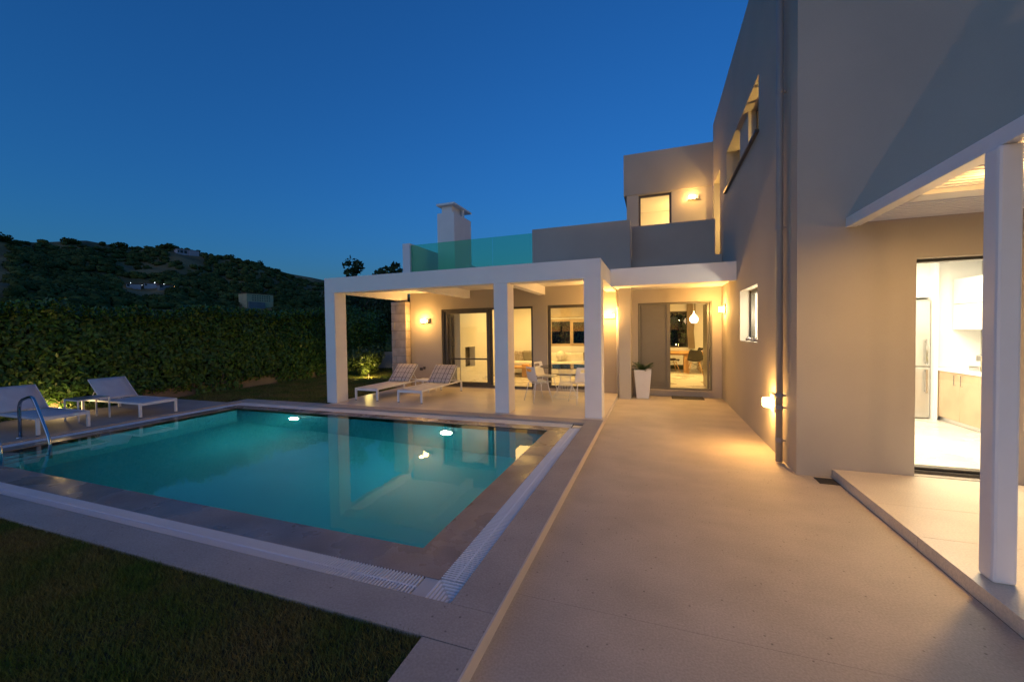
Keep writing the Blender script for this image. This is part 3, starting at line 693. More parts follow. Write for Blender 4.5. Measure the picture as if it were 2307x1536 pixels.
# =================================================================== FURNITURE
def lounger(name, label, group, m):
    t = thing(name, label, 'sun lounger', group=group)
    # foot at y=0, head at y=2.0, width .66 centred, deck at z=0
    W = .33; H = .295
    fr = G()
    for s in (-1, 1): fr.box(s*W-(.035 if s > 0 else 0), s*W+(0 if s > 0 else .035), 0, 2.0, H-.035, H)
    fr.box(-W+.035, W-.035, 0, .035, H-.06, H-.012).box(-W+.035, W-.035, 1.965, 2.0, H-.035, H-.002).box(-W+.035, W-.035, .95, .98, H-.05, H-.03)
    obj('frame', fr, M['wmetal'], t, local=True, bevel=.003)
    for s in (-1, 1):
        for y0 in (0, 1.96):
            obj('leg', G().box(s*W-(.04 if s > 0 else 0), s*W+(0 if s > 0 else .04), y0, y0+.04, .012, H-.036), M['wmetal'], t, local=True)
            obj('foot_pad', G().box(s*W-(.037 if s > 0 else -.003), s*W+(-.003 if s > 0 else .037), y0+.003, y0+.037, 0, .011), M['dark'], t, local=True)
    n = 14; g = G()
    for i in range(n+1):
        y_ = .03+1.26*i/n; sag = -.012*math.sin(math.pi*i/n)
        g.v += [(-W+.03, y_, H-.002), (-.1, y_, H-.006+sag), (.1, y_, H-.006+sag), (W-.03, y_, H-.002)]
    for i in range(n):
        for j in range(3): g.f.append((i*4+j, i*4+j+1, i*4+j+5, i*4+j+4))
    s_ = obj('seat_sling', g, M[m], t, local=True, smooth=True); md = s_.modifiers.new('solid', 'SOLIDIFY'); md.thickness = .006
    by, bz = .45, .42; hy = 1.30
    bl = math.hypot(by, bz); d = Vector((0, by/bl, bz/bl)); nn = Vector((0, -bz/bl, by/bl))
    g = G(); 
    for i in range(9):
        f = i/8; p = Vector((0, hy, H))+d*bl*f; sg_ = -nn*.012*math.sin(math.pi*f)
        for x_ in (-W+.03, -.1, .1, W-.03):
            q = p+Vector((x_, 0, 0))+(sg_ if abs(x_) < .2 else Vector((0,0,0))); g.v.append(tuple(q))
    for i in range(8):
        for j in range(3): g.f.append((i*4+j, i*4+j+1, i*4+j+5, i*4+j+4))
    s_ = obj('back_sling', g, M[m], t, local=True, smooth=True); md = s_.modifiers.new('solid', 'SOLIDIFY'); md.thickness = .006
    g = G()
    for s in (-1, 1): g.tube([Vector((s*(W-.02), hy, H-.01)), Vector((s*(W-.02), hy, H-.01))+d*bl], .012, 8)
    g.tube([Vector((-W+.02, hy, H-.01))+d*bl, Vector((W-.02, hy, H-.01))+d*bl], .012, 8)
    obj('back_frame', g, M['wmetal'], t, local=True)
    g = G()
    for s in (-1, 1): g.tube([Vector((s*(W-.05), hy, H))+d*bl*.55-nn*.01, Vector((s*(W-.05), hy+.50, H-.07))], .009, 6)
    obj('back_strut', g, M['wmetal'], t, local=True)
    return t
L1 = lounger('sun_lounger', 'grey sling sun lounger by the pool nearer the steel pool rails', 'grey loungers beside the pool', 'sling')
L1.location = (-9.55, 3.82, ZD); L1.rotation_euler = (0, 0, R(90)+R(0))
dup(L1, (-9.56, 5.215, ZD), R(90), 'grey sling sun lounger by the pool farther from the pool rails, beyond the side table')
L3 = lounger('sun_lounger', 'white framed cream sun lounger on the terrace nearer the left column', 'cream loungers on the terrace', 'slingw')
L3.location = (-6.50, 7.76, ZD)
dup(L3, (-5.275, 7.74, ZD), 0, 'white framed cream sun lounger on the terrace in front of the closed sliding door')
def cushion(label, x, y, z):
    t = thing('striped_cushion', label, 'cushion', (x, y, z), group='striped back cushions')
    g = G(); nx, ny = 12, 10; W, Ln = .315, .63
    by, bz = .45, .42; bl = math.hypot(by, bz)
    me = []
    for k in (0, 1):
        for i in range(nx+1):
            for j in range(ny+1):
                u, v = i/nx*2-1, j/ny
                puff = (.030*(1-abs(u)**5)*(1-abs(2*v-1)**5)+.003)*(1 if k else -.25)
                me.append((u*W, v*Ln, puff))
    g.v = me
    N1 = (nx+1)*(ny+1)
    for k in (0, 1):
        for i in range(nx):
            for j in range(ny):
                a = k*N1+i*(ny+1)+j; q = (a, a+1, a+ny+2, a+ny+1); g.f.append(q if k == 0 else q[::-1])
    for i in range(nx):
        for jj in (0, ny): a = i*(ny+1)+jj; g.f.append((a, a+ny+1, a+ny+1+N1, a+N1))
    for j in range(ny):
        for ii in (0, nx): a = ii*(ny+1)+j; g.f.append((a, a+1, a+1+N1, a+N1))
    o = obj('cushion_cover', g, M['plaid'], t, local=True, smooth=True); o.rotation_euler = (math.atan2(bz, by), 0, 0)
    o.location = (0, -.012, .012)
    return t
cushion('striped cushion on the backrest of the terrace lounger nearer the left column', -6.50, 7.76+1.285, ZD+.295)
cushion('striped cushion on the backrest of the terrace lounger by the sliding door', -5.275, 7.74+1.285, ZD+.295)
# side tables
def side_table(label, x0, x1, y0, y1, zt, m, leg=.022):
    t = thing('side_table', label, 'side table', ((x0+x1)/2, (y0+y1)/2, ZD))
    obj('table_top', G().box(x0, x1, y0, y1, zt-.012, zt), M[m], t, bevel=.003)
    g = G().box(x0, x1, y0, y0+leg, zt-.035, zt-.0125).box(x0, x1, y1-leg, y1, zt-.035, zt-.0125).box(x0, x0+leg, y0+leg, y1-leg, zt-.035, zt-.0125).box(x1-leg, x1, y0+leg, y1-leg, zt-.035, zt-.0125)
    obj('table_frame', g, M['wmetal'], t)
    for x in (x0, x1-leg):
        for y in (y0, y1-leg): obj('leg', G().box(x, x+leg, y, y+leg, ZD, zt-.036), M['wmetal'], t)
side_table('square side table with grey top between the two poolside loungers', -10.76, -10.29, 4.30, 4.78, .52, 'tbl')
side_table('low white side table between the two terrace loungers', -6.12, -5.70, 9.25, 9.66, .42, 'wmetal')

# terrace dining chairs
def shell(name, m, prof, wid, thick, parent, curl=.05, cut=None, rim=.25):
    """moulded seat shell: prof = (y,z) from seat front to top of back, wid = half width per station"""
    n = 10; g = G()
    for i, (y_, z_) in enumerate(prof):
        for j in range(n+1):
            u = j/n*2-1; w = wid[i]
            up = curl*abs(u)**2.6*(1 if i < len(prof)*.5 else .4); fwd = rim*.25*abs(u)**2.4*(1 if i >= len(prof)*.45 else 0)
            g.v.append((u*w, y_+fwd*1.0, z_+up))
    for i in range(len(prof)-1):
        for j in range(n):
            if cut and cut(i, j): continue
            g.f.append((i*(n+1)+j, i*(n+1)+j+1, (i+1)*(n+1)+j+1, (i+1)*(n+1)+j))
    o = obj(name, g, M[m], parent, local=True, smooth=True)
    md = o.modifiers.new('solid', 'SOLIDIFY'); md.thickness = thick; md.offset = 0
    md = o.modifiers.new('sub', 'SUBSURF'); md.levels = 1; md.render_levels = 2
    return o
# local: chair faces +y, back at -y
def terrace_chair():
    t = thing('terrace_chair', '', 'chair', group='white chairs round the terrace table')
    prof = [(.24,.425),(.235,.445),(.16,.45),(.05,.442),(-.06,.437),(-.14,.445),(-.195,.485),(-.22,.55),(-.235,.62),(-.245,.69),(-.255,.75),(-.262,.80)]
    wid = [.21,.225,.23,.235,.235,.235,.235,.235,.235,.23,.222,.205]
    prof = [(-y, z) for y, z in prof]; prof = [(-y, z) for y, z in prof]
    shell('seat_shell', 'wmetal', prof, wid, .008, t, curl=.02, cut=lambda i, j: i == 9 and 2 <= j <= 7)
    for sx in (-1, 1):
        for sy in (-1, 1):
            g = G().tube([(sx*.17, sy*.15, .43), (sx*.235, sy*.245-.0, 0)], .009, 8, taper=[.010, .007])
            obj('leg', g, M['wmetal'], t, local=True, smooth=True)
    g = G().tube([(-.17, .15, .428), (.17, .15, .428), (.17, -.15, .428), (-.17, -.15, .428), (-.17, .15, .428)], .008, 6)
    obj('seat_frame', g, M['wmetal'], t, local=True)
    return t
tc0 = terrace_chair()
def face(dx, dy): return math.atan2(-dx, dy)
tc0.location = (-2.52, 8.78, ZD); tc0.rotation_euler = (0, 0, face(.72, .69)); tc0['label'] = 'white terrace chair nearest the middle column, seen from behind'
dup(tc0, (-2.66, 9.92, ZD), face(.97, -.2), 'white terrace chair behind the left edge of the glass table, nearest the wall corner')
dup(tc0, (-1.52, 8.83, ZD), face(-.55, .84), 'white terrace chair on the right of the table, half hidden by the right column')
dup(tc0, (-1.55, 10.02, ZD), face(-.6, -.8), 'white terrace chair on the far right of the table by the window')
t = thing('terrace_table', 'round dark glass table on a white wire basket base', 'table', (-2.02, 9.42, ZD))
obj('table_top', G().lathe([(.60, .735), (.61, .742), (.60, .75)], (-2.02, 9.42, ZD), 48), M['tabglass'], t)
g = G()
for k in range(30):
    a = 2*math.pi*k/30; pts = []
    for i in range(9):
        f = i/8; r_ = .30-.20*math.sin(math.pi*min(1, f*.62+.0))**1 + .20*max(0, f-.55)
        aa = a+.35*f
        pts.append((-2.02+r_*math.cos(aa), 9.42+r_*math.sin(aa), ZD+.01+.72*f))
    g.tube(pts, .003, 4, caps=False)
for z_, r_ in ((.008, .30), (.35, .145), (.727, .21)):
    g.tube([(-2.02+r_*math.cos(2*math.pi*k/32), 9.42+r_*math.sin(2*math.pi*k/32), ZD+z_) for k in range(33)], .006, 5, caps=False)
obj('wire_base', g, M['wmetal'], t)

# pool rails and ladder
t = thing('pool_ladder', 'stainless steel pool ladder with two bent rails at the left end of the pool', 'pool ladder', (-9.2, 3.1, ZD))
def rail_pts(y):
    P = [(-9.70, ZD), (-9.70, .52), (-9.69, .60), (-9.655, .665), (-9.59, .71), (-9.42, .752), (-9.33, .765), (-9.27, .75), (-9.23, .71), (-9.15, .60), (-8.95, .30), (-8.87, .17), (-8.84, .08), (-8.83, -.1), (-8.83, -.95)]
    return [(x, y, z) for x, z in P]
for y in (3.36, 2.87):
    rl = obj('rail', G().tube(rail_pts(y), .0215, 14), M['steel'], t, smooth=True)
    obj('flange', G().lathe([(.055, .001), (.052, .010), (.03, .014)], (-9.70, y, ZD), 20), M['steel'], rl)
for z in (-.2, -.45, -.7): obj('tread', G().box(-8.87, -8.79, 2.89, 3.34, z-.012, z), M['steel'], t, bevel=.003)

# underwater lamps
for x, lb in ((-7.15, 'left glowing underwater lamp on the far pool wall'), (-3.54, 'right glowing underwater lamp on the far pool wall')):
    t = thing('pool_lamp', lb, 'underwater lamp', (x, PY1, -.55), group='underwater pool lamps')
    def disc(r0, z0, r1, z1):
        g = G(); n = 24
        for r_, y_ in ((r0, z0), (r1, z1)):
            for k in range(n): g.v.append((x+r_*math.cos(2*math.pi*k/n), PY1-y_, -.55+r_*math.sin(2*math.pi*k/n)))
        for k in range(n): g.f.append((k, (k+1)%n, n+(k+1)%n, n+k))
        g.f += [tuple(range(n)), tuple(range(n, 2*n))]; return g
    obj('lamp_rim', disc(.15, .0125, .135, .03), M['steel'], t)
    g = G(); n = 24; S = [(.105, .031), (.10, .055), (.085, .078), (.06, .095), (.025, .104)]
    for r_, y_ in S:
        for k in range(n): g.v.append((x+r_*math.cos(2*math.pi*k/n), PY1-y_, -.55+r_*math.sin(2*math.pi*k/n)))
    for q in range(len(S)-1):
        for k in range(n): g.f.append((q*n+k, q*n+(k+1)%n, (q+1)*n+(k+1)%n, (q+1)*n+k))
    g.f += [tuple(range(n)), tuple(range((len(S)-1)*n, len(S)*n))]
    obj('lamp_lens', g, M['poollamp'], t)

# =================================================================== INTERIORS
# living room
t = thing('sofa', 'long cream corner sofa along the living room back wall', 'sofa', (-3.6, 14.3, .11))
obj('sofa_base', G().box(-5.4, -1.3, 13.75, 14.75, .16, .42), M['sofa'], t, bevel=.03)
for k in range(4): obj('seat_cushion', G().box(-5.38+k*1.02, -4.38+k*1.02, 13.72, 14.45, .42, .58), M['sofa'], t, bevel=.04)
for k in range(4): obj('back_cushion', G().box(-5.38+k*1.02, -4.38+k*1.02, 14.45, 14.72, .45, .86), M['sofa'], t, bevel=.06)
for k, (x, m, lb, h) in enumerate(((-4.86, 'pebble', 'patterned throw cushion at the left end of the sofa', .36), (-4.50, 'grey', 'grey throw cushion beside the patterned one on the sofa', .38), (-4.20, 'curt', 'beige throw cushion in front of the grey one on the sofa', .3), (-2.25, 'grey', 'grey throw cushion at the right part of the sofa', .34))):
    g = G().obox((x, 14.36-.05*(k % 2), .58+h*.5), (h*.48, 0, 0), (0, .05, .02), (0, -.05, h*.48))
    o = obj('throw_cushion', g, M[m], bevel=.045); tag(o, lb, 'cushion', 'throw cushions on the sofa')
g = G().lathe([(.005, .0), (.13, .07), (.185, .18), (.185, .24), (.13, .34), (.005, .38)], (-3.2, 14.2, .58), 20)
tag(obj('round_cushion', g, M['sofa'], smooth=True), 'round pale cushion in the middle of the sofa', 'cushion')
t = thing('coffee_table', 'low wooden coffee table in front of the sofa', 'coffee table', (-4.3, 13.1, .11))
obj('table_top', G().box(-5.1, -3.9, 12.9, 13.6, .41, .46), M['wood'], t, bevel=.004)
for x in (-4.95, -4.30): obj('leg', G().box(x, x+.16, 12.98, 13.5, .11, .409), M['wood'], t)
tag(obj('wooden_box', G().box(-4.35, -4.12, 13.1, 13.3, .462, .54), M['wood'], bevel=.01), 'small wooden box standing on the coffee table', 'box')
t = thing('low_cabinet', 'low cream cabinet beside the fireplace wall', 'cabinet', (-5.9, 11.0, .11))
obj('cabinet_body', G().box(-6.6, -5.62, 10.75, 10.94, .16, .62), M['sofa'], t, bevel=.005); obj('plinth', G().box(-6.55, -5.66, 10.76, 10.93, .11, .159), M['frame'], t)
# dining room
t = thing('dining_table', 'solid oak dining table seen through the open entrance door', 'table', (1.1, 15.2, .165))
obj('table_top', G().box(-.3, 2.5, 14.85, 15.75, .84, .90), M['wood'], t, bevel=.004)
obj('apron', G().box(-.2, 2.4, 14.95, 15.65, .78, .839), M['wood'], t)
for x in (-.2, .95, 2.3): obj('leg', G().box(x, x+.15, 14.93, 15.3, .165, .779), M['wood'], t, bevel=.004)
def dining_chair():
    t = thing('dining_chair', '', 'chair', group='black shell chairs at the oak table')
    prof = [(.22,.40),(.215,.425),(.14,.435),(.03,.42),(-.07,.415),(-.14,.44),(-.18,.50),(-.205,.57),(-.225,.64),(-.24,.71),(-.25,.77),(-.255,.81)]
    wid = [.20,.225,.235,.24,.245,.25,.245,.235,.225,.21,.19,.15]
    shell('seat_shell', 'black', prof, wid, .010, t, curl=.06, rim=.35)
    for sx in (-1, 1):
        for sy in (-1, 1):
            obj('leg', G().tube([(sx*.12, sy*.11, .40), (sx*.225, sy*.235, 0)], .012, 8, taper=[.015, .009]), M['wood'], t, local=True, smooth=True)
    g = G()
    for a, b in (((-.15,-.14,.30),(.15,.14,.38)), ((.15,-.14,.30),(-.15,.14,.38)), ((-.18,-.18,.2),(.12,-.11,.4)), ((.18,-.18,.2),(-.12,-.11,.4))):
        g.tube([a, b], .004, 5)
    obj('wire_brace', g, M['black'], t, local=True); return t
dc = dining_chair(); dc.location = (1.27, 14.72, .165); dc.rotation_euler = (0, 0, R(4)); dc['label'] = 'black shell chair with oak legs, seen from behind, mid doorway'
dup(dc, (.55, 15.02, .165), R(-75), 'black shell chair at the table cut off by the closed door leaf')
dup(dc, (1.83, 14.85, .165), R(12), 'black shell chair at the right edge of the doorway')
dup(dc, (1.70, 16.05, .165), R(180), 'black shell chair on the far side of the oak table')
t = thing('pendant_lamp', 'glowing white drop shaped pendant lamp over the dining table', 'pendant lamp', (1.30, 15.3, 2.0))
obj('cord', G().tube([(1.30, 15.3, 2.26), (1.30, 15.3, 2.75)], .006, 6), M['wmetal'], t)
obj('lamp_shade', G().lathe([(.03, -.145), (.08, -.135), (.125, -.085), (.145, -.01), (.125, .06), (.075, .12), (.035, .165), (.018, .22), (.010, .27)], (1.30, 15.3, 2.03), 24), M['pendant'], t, smooth=True)
# curtain
g = G(); n = 60
for z in (.95, 1.6, 2.3, 2.72):
    for i in range(n+1):
        f = i/n; x = 1.16+.30*f*(1 if z > 2.2 else (.8 if z > 1.3 else .78)); g.v.append((x+(.05 if z < 1 else 0), 16.55+.03*math.sin(f*38), z))
for k in range(3):
    for i in range(n): g.f.append((k*(n+1)+i, k*(n+1)+i+1, (k+1)*(n+1)+i+1, (k+1)*(n+1)+i))
tag(obj('curtain', g, M['curt'], smooth=True), 'gathered beige curtain beside the dark dining room window', 'curtain')
tag(obj('low_bench', G().box(-.6, 1.1, 16.3, 16.68, .165, .30), mat('dark_green_base', (.05, .06, .03), .7)), 'dark green low plinth under the dining room window', 'bench')
t = thing('table_plant', 'yellow green sprig in a dark dish on the right of the dining table', 'potted plant', (1.93, 15.2, .9))
obj('dish', G().lathe([(.02, 0), (.11, .015), (.12, .03)], (1.93, 15.2, .901), 16), M['black'], t)
obj('vase', G().lathe([(.035, .03), (.05, .09), (.02, .18)], (1.93, 15.2, .901), 12), M['black'], t)
P = rng.normal(0, 1, (60, 3))*np.array([.05, .05, .08])+np.array([1.93, 15.2, 1.36]); V, F = leaves(P, P*0+np.array([0, 0, 1.]), np.full(60, .06)); fastmesh('foliage', V, F, M['bleaf'], t)
obj('stem', G().tube([(1.93, 15.2, 1.07), (1.94, 15.2, 1.35)], .004, 5), M['bark'], t)
# kitchen
t = thing('fridge', 'tall steel fridge freezer at the far end of the kitchen', 'fridge', (4.0, 8.6, .132))
obj('fridge_body', G().box(3.72, 4.30, 8.60, 9.15, .14, 2.12), M['fridge'], t)
for z0, z1 in ((.16, .995), (1.015, 2.10)):
    d = obj('fridge_door', G().box(3.72, 4.30, 8.545, 8.598, z0, z1), M['fridge'], t, bevel=.012)
    obj('handle', G().box(4.225, 4.25, 8.50, 8.515, (z1-.42 if z0 < .5 else z0+.03), (z1-.03 if z0 < .5 else z0+.45)).box(4.225, 4.25, 8.515, 8.544, (z1-.06 if z0 < .5 else z0+.05), (z1-.04 if z0 < .5 else z0+.07)).box(4.225, 4.25, 8.515, 8.544, (z1-.40 if z0 < .5 else z0+.40), (z1-.38 if z0 < .5 else z0+.42)), M['steel'], d)
t = thing('kitchen_unit', 'white and pale oak kitchen unit with worktop and wall cupboards', 'kitchen unit', (4.6, 7.5, .132))
obj('tall_cabinet', G().box(4.362, 4.99, 8.662, 9.19, .133, 2.74), M['kwhite'], t)
obj('tall_panel', G().box(4.32, 4.36, 8.47, 9.19, .133, 2.74).box(3.5, 4.32, 8.62, 9.19, 2.16, 2.74), M['kwhite'], t)
obj('plinth', G().box(4.44, 4.99, 5.9, 8.66, .133, .205), M['kwhite'], t)
obj('base_cabinet', G().box(4.40, 4.99, 5.9, 8.66, .206, .955), M['kwood'], t)
yb = [8.64, 8.0, 7.36, 6.72, 6.08]
for a, b in zip(yb[:-1], yb[1:]):
    d = obj('cabinet_door', G().box(4.378, 4.399, b+.002, a-.002, .21, .95), M['kwood'], t, bevel=.002)
    yh = b+.08 if yb.index(a) % 2 == 0 else a-.06
    obj('handle', G().tube([(4.377, yh, .76), (4.35, yh, .76), (4.35, yh, .92), (4.377, yh, .92)], .005, 6), M['steel'], d)
obj('worktop', G().box(4.36, 4.99, 5.9, 8.66, .956, .995), M['kwhite'], t, bevel=.003)
for z0, z1 in ((1.62, 2.03), (2.035, 2.44)):
    for a, b in zip(yb[:-1], yb[1:]): obj('wall_cupboard', G().box(4.63, 4.99, b+.0015, a-.0015, z0, z1-.003), M['kwhite'], t, bevel=.002)
t = thing('coffee_machine', 'small chrome and cream coffee machine on the kitchen worktop', 'coffee machine', (4.6, 7.9, .995))
obj('machine_body', G().box(4.52, 4.72, 7.62, 7.86, .997, 1.25), mat('cream_enamel', (.55, .48, .25), .3), t, bevel=.03)
obj('brew_head', G().box(4.54, 4.70, 7.86, 7.98, 1.14, 1.24), M['steel'], t, bevel=.015)
obj('lever', G().tube([(4.62, 7.99, 1.20), (4.62, 8.03, 1.24)], .02, 10), M['steel'], t)
obj('drip_tray', G().box(4.52, 4.72, 7.861, 8.08, .997, 1.07), M['steel'], t, bevel=.008)
# =================================================================== VEGETATION
# hedge along the left boundary, on a low wall
hd = thing('hedge', 'tall clipped laurel hedge along the left side of the garden', 'hedge', (-12.3, 5, .05))
HX = -12.0
def htop(y): return 2.22+.022*max(0, y-3)+.06*math.sin(y*1.7)+.06*math.sin(y*4.1+1)+.04*math.sin(y*9.3)+.03*math.sin(y*17)
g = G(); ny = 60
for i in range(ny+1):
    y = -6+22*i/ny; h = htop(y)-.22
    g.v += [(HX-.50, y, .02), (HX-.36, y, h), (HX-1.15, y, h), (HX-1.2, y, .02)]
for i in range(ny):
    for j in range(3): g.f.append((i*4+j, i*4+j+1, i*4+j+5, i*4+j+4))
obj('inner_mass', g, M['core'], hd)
n = 46000
n = 56000; Y = rng.uniform(-2.5, 16, n); ht = np.array([htop(y) for y in Y])
face_ = rng.uniform(0, 1, n) < .80
Z = np.where(face_, .02+(ht-.02)*rng.uniform(0, 1, n)**.9, ht-.02-rng.exponential(.05, n))
bump = .07*np.sin(Y*2.3+Z*3)*np.sin(Z*2.9-Y*1.1)+.05*np.sin(Y*5.7)*np.cos(Z*6.1+Y)
X = np.where(face_, HX-.12+bump*.8-rng.exponential(.09, n)-np.where(Z < .40, .38*(1-Z/.40)*(np.sin(Y*2.1+np.sin(Y*5)) > .2), 0), HX-rng.uniform(0, 1.1, n))
P = np.stack([X, Y, Z], 1)
Nn = np.where(face_[:, None], np.array([1, 0, .35]), np.array([.1, 0, 1.]))
V, F = leaves(P, Nn, np.full(n, .115), .45, .4, .4)
fastmesh('foliage', V, F, M['leaf'], hd, 'stuff')
# upright shoots standing above the clipped top
k = 1500; yy = rng.uniform(-2, 16, k); sh = []
base = np.stack([HX-rng.uniform(0, .9, k), yy, np.array([htop(v) for v in yy])-.03], 1)
Ps = []; Ns = []
for q in range(7):
    Ps.append(base+np.stack([rng.normal(0, .02, k), rng.normal(0, .02, k), .03+q*.022*np.ones(k)], 1)); a = rng.uniform(0, 6.28, k); Ns.append(np.stack([np.cos(a), np.sin(a), .6*np.ones(k)], 1))
V, F = leaves(np.concatenate(Ps), np.concatenate(Ns), np.full(7*k, .11), .4, .3, 1.0)
fastmesh('shoots', V, F, M['leaf'], hd, 'stuff')
for q in range(26):
    y = -1+q*.66; obj('stem', G().tube([(HX-.35, y, .02), (HX-.30+.1*math.sin(q), y+.08, .5), (HX-.45, y+.1*math.cos(q), 1.1)], .025, 6, taper=[.03, .024, .014]), M['bark'], hd)
tag(obj('garden_wall', G().box(HX-.42, HX-.30, -4, 15.4, -.1, .34), M['gardenwall'], bevel=.01), 'low ochre wall running under the foot of the hedge', 'wall')
# ground spot in front of hedge
t = thing('ground_spot', 'small garden spotlight lighting the hedge behind the left lounger', 'spotlight', (-11.72, 4.62, .09))
obj('spot_body', G().tube([(-11.70, 4.62, .15), (-11.76, 4.62, .21)], .035, 12), M['frame'], t)
obj('stake', G().tube([(-11.70, 4.62, .05), (-11.70, 4.62, .15)], .012, 8), M['frame'], t)
obj('glow_lens', G().tube([(-11.7605, 4.62, .2105), (-11.764, 4.62, .214)], .030, 12), M['lampon'], t)
light('ground_spot_light', 'SPOT', (-11.78, 4.62, .23), 48, (1, .70, .22), .03, rot=(0, R(62), 0), parent=t, spot=120, blend=.8)
light('ground_spot_back', 'POINT', (-11.70, 4.62, .30), 12, (1, .66, .24), .04, parent=t)

def crown(P0, rad, n, size, squash=.8, lobes=9, seed=0):
    r_ = np.random.default_rng(seed); c = r_.normal(0, 1, (lobes, 3)); c /= np.linalg.norm(c, axis=1, keepdims=True)
    c *= r_.uniform(.35, .72, (lobes, 1)); c[:, 2] *= squash
    lr = r_.uniform(.28, .50, lobes); w = r_.integers(0, lobes, n)
    d = r_.normal(0, 1, (n, 3)); d /= np.linalg.norm(d, axis=1, keepdims=True)
    q = c[w]+d*(lr[w]*r_.uniform(.55, 1.05, n)**.5)[:, None]
    return np.array(P0)+q*rad, d
def tree(label, x, y, h, rad, n, leaf, m='leaf2', name='tree', z0=0, seed=1, group=None, cat='tree', squash=.85, core=True):
    t = thing(name, label, cat, (x, y, z0), group=group)
    rr = random.Random(seed); top = h-rad*squash*.9
    obj('trunk', G().tube([(x, y, z0-.1), (x+.1*rr.uniform(-1, 1), y, z0+top*.5), (x+.2*rr.uniform(-1, 1), y, z0+top)], .1, 8, taper=[.055*rad+.03, .045*rad+.02, .03*rad+.01]), M['bark'], t)
    g = G()
    for k in range(6):
        a = k*1.05+rr.random(); e = Vector((math.cos(a), math.sin(a), .5+rr.random()))*rad*.6; b = Vector((x, y, z0+top*.75))
        g.tube([b, b+e*.5+Vector((0,0,.1)), b+e], .05, 6, taper=[.03*rad, .02*rad, .008*rad])
    obj('limbs', g, M['bark'], t)
    P, d = crown((x, y, z0+h-rad*squash), rad, n, leaf, squash, 11, seed)
    V, F = leaves(P, d, np.full(n, leaf), .5, .35)
    fastmesh('crown', V, F, M[m], t, 'stuff')
    return t
tree('big leaved tree rising above the terrace roof, left of the two', -15.7, 18.2, 6.2, 1.0, 900, .28, seed=3, z0=.0, squash=1.9, group='trees behind the terrace')
tree('big leaved tree rising above the terrace roof, right beside the parapet', -13.2, 18.0, 5.8, 1.0, 900, .28, seed=8, squash=1.9, group='trees behind the terrace')
tree('slender leafy top rising behind the terrace roof between the two big leaved trees', -14.4, 18.6, 5.7, .7, 500, .26, seed=4, squash=2.2, group='trees behind the terrace')
tree('dark tree seen through the terrace frame beyond the left column', -11.6, 17.0, 4.6, 2.0, 6000, .15, seed=5, group='trees behind the terrace')
tree('dark tree standing behind the stone pilaster', -9.2, 17.8, 4.4, 2.0, 6000, .15, seed=6, group='trees behind the terrace')
tree('dark tree at the end of the hedge behind the left column', -13.9, 15.6, 3.9, 1.9, 6000, .14, seed=9, group='trees behind the terrace')
tree('dark tree filling the gap above the low white wall', -10.4, 20.0, 5.0, 2.4, 6500, .17, seed=12, group='trees behind the terrace')
tree('dark tree farther back on the right of the gap', -7.0, 19.0, 3.3, 1.6, 4000, .15, seed=14, group='trees behind the terrace')
# bushes by the terrace lawn
def bush(label, x, y, r_, h, n, leaf, m, seed):
    t = thing('bush', label, 'bush', (x, y, .05))
    P, d = crown((x, y, .05+h*.5), 1, n, leaf, 1, 12, seed); c0 = np.array((x, y, .05+h*.5)); P = c0+(P-c0)*np.array([r_, r_, h*.58]); P[:, 2] = np.maximum(P[:, 2], .06)
    V, F = leaves(P, d, np.full(n, leaf), .45, .35); fastmesh('foliage', V, F, M[m], t, 'stuff')
    g = G()
    for k in range(7): a = k*.9; g.tube([(x+.1*math.cos(a), y+.1*math.sin(a), .03), (x+r_*.4*math.cos(a), y+r_*.4*math.sin(a), h*.55)], .015, 5)
    obj('stem', g, M['bark'], t)
bush('lit leafy bush on the lawn beyond the left column', -10.55, 12.6, .85, 1.35, 3600, .10, 'bleaf', 21)
bush('dark rounded shrub between the hedge and the lit bush', -11.5, 13.4, 1.3, 2.7, 7000, .10, 'leaf', 22)
light('bush_spot_light', 'POINT', (-9.85, 11.9, .22), 40, (1, .72, .2), .05)
t = thing('ground_spot', 'small garden spotlight on the lawn before the lit bush', 'spotlight', (-9.95, 12.05, .05))
obj('spot_body', G().tube([(-9.95, 12.05, .05), (-10.0, 12.1, .16)], .03, 10), M['frame'], t)
tag(obj('boundary_wall', G().box(-16, -6.5, 15.6, 15.8, -.2, .80), M['white']), 'low white garden wall behind the lawn left of the stone pilaster', 'wall')
# tree outside the dining window
tree('dim leafy tree outside the dining room window', .2, 19.6, 3.6, 1.5, 3500, .12, 'bleaf', seed=30)

hb = thing('hedge', 'dark hedge behind the house seen through its back windows', 'hedge', (-2, 19, 0))
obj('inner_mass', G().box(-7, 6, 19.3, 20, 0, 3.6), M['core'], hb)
n = 9000; P = np.stack([rng.uniform(-7, 6, n), 19.25-rng.exponential(.12, n), rng.uniform(0, 3.9, n)], 1); V, F = leaves(P, P*0+np.array([0, -1, .3]), np.full(n, .16), .45, .4); fastmesh('foliage', V, F, M['leaf'], hb, 'stuff')
# small plants by the lounger deck
for k, (x, y, lb) in enumerate(((-12.0, 4.35, 'low grassy tuft between the loungers under the side table'), (-12.0, 3.2, 'low tuft behind the nearer grey lounger'), (-12.0, 5.1, 'low green tuft at the foot of the hedge behind the farther lounger'))):
    t = thing('low_plant', lb, 'plant', (x, y, .05))
    P = rng.normal(0, 1, (260, 3))*np.array([.10, .28, .07])+np.array([x+.12, y, .14]); P[:, 2] = np.maximum(P[:, 2], .06)
    V, F = leaves(P, P*0+np.array([.6, 0, .8]), np.full(260, .09), .3, .3, 1.5); fastmesh('foliage', V, F, M['bleaf'], t, 'stuff')

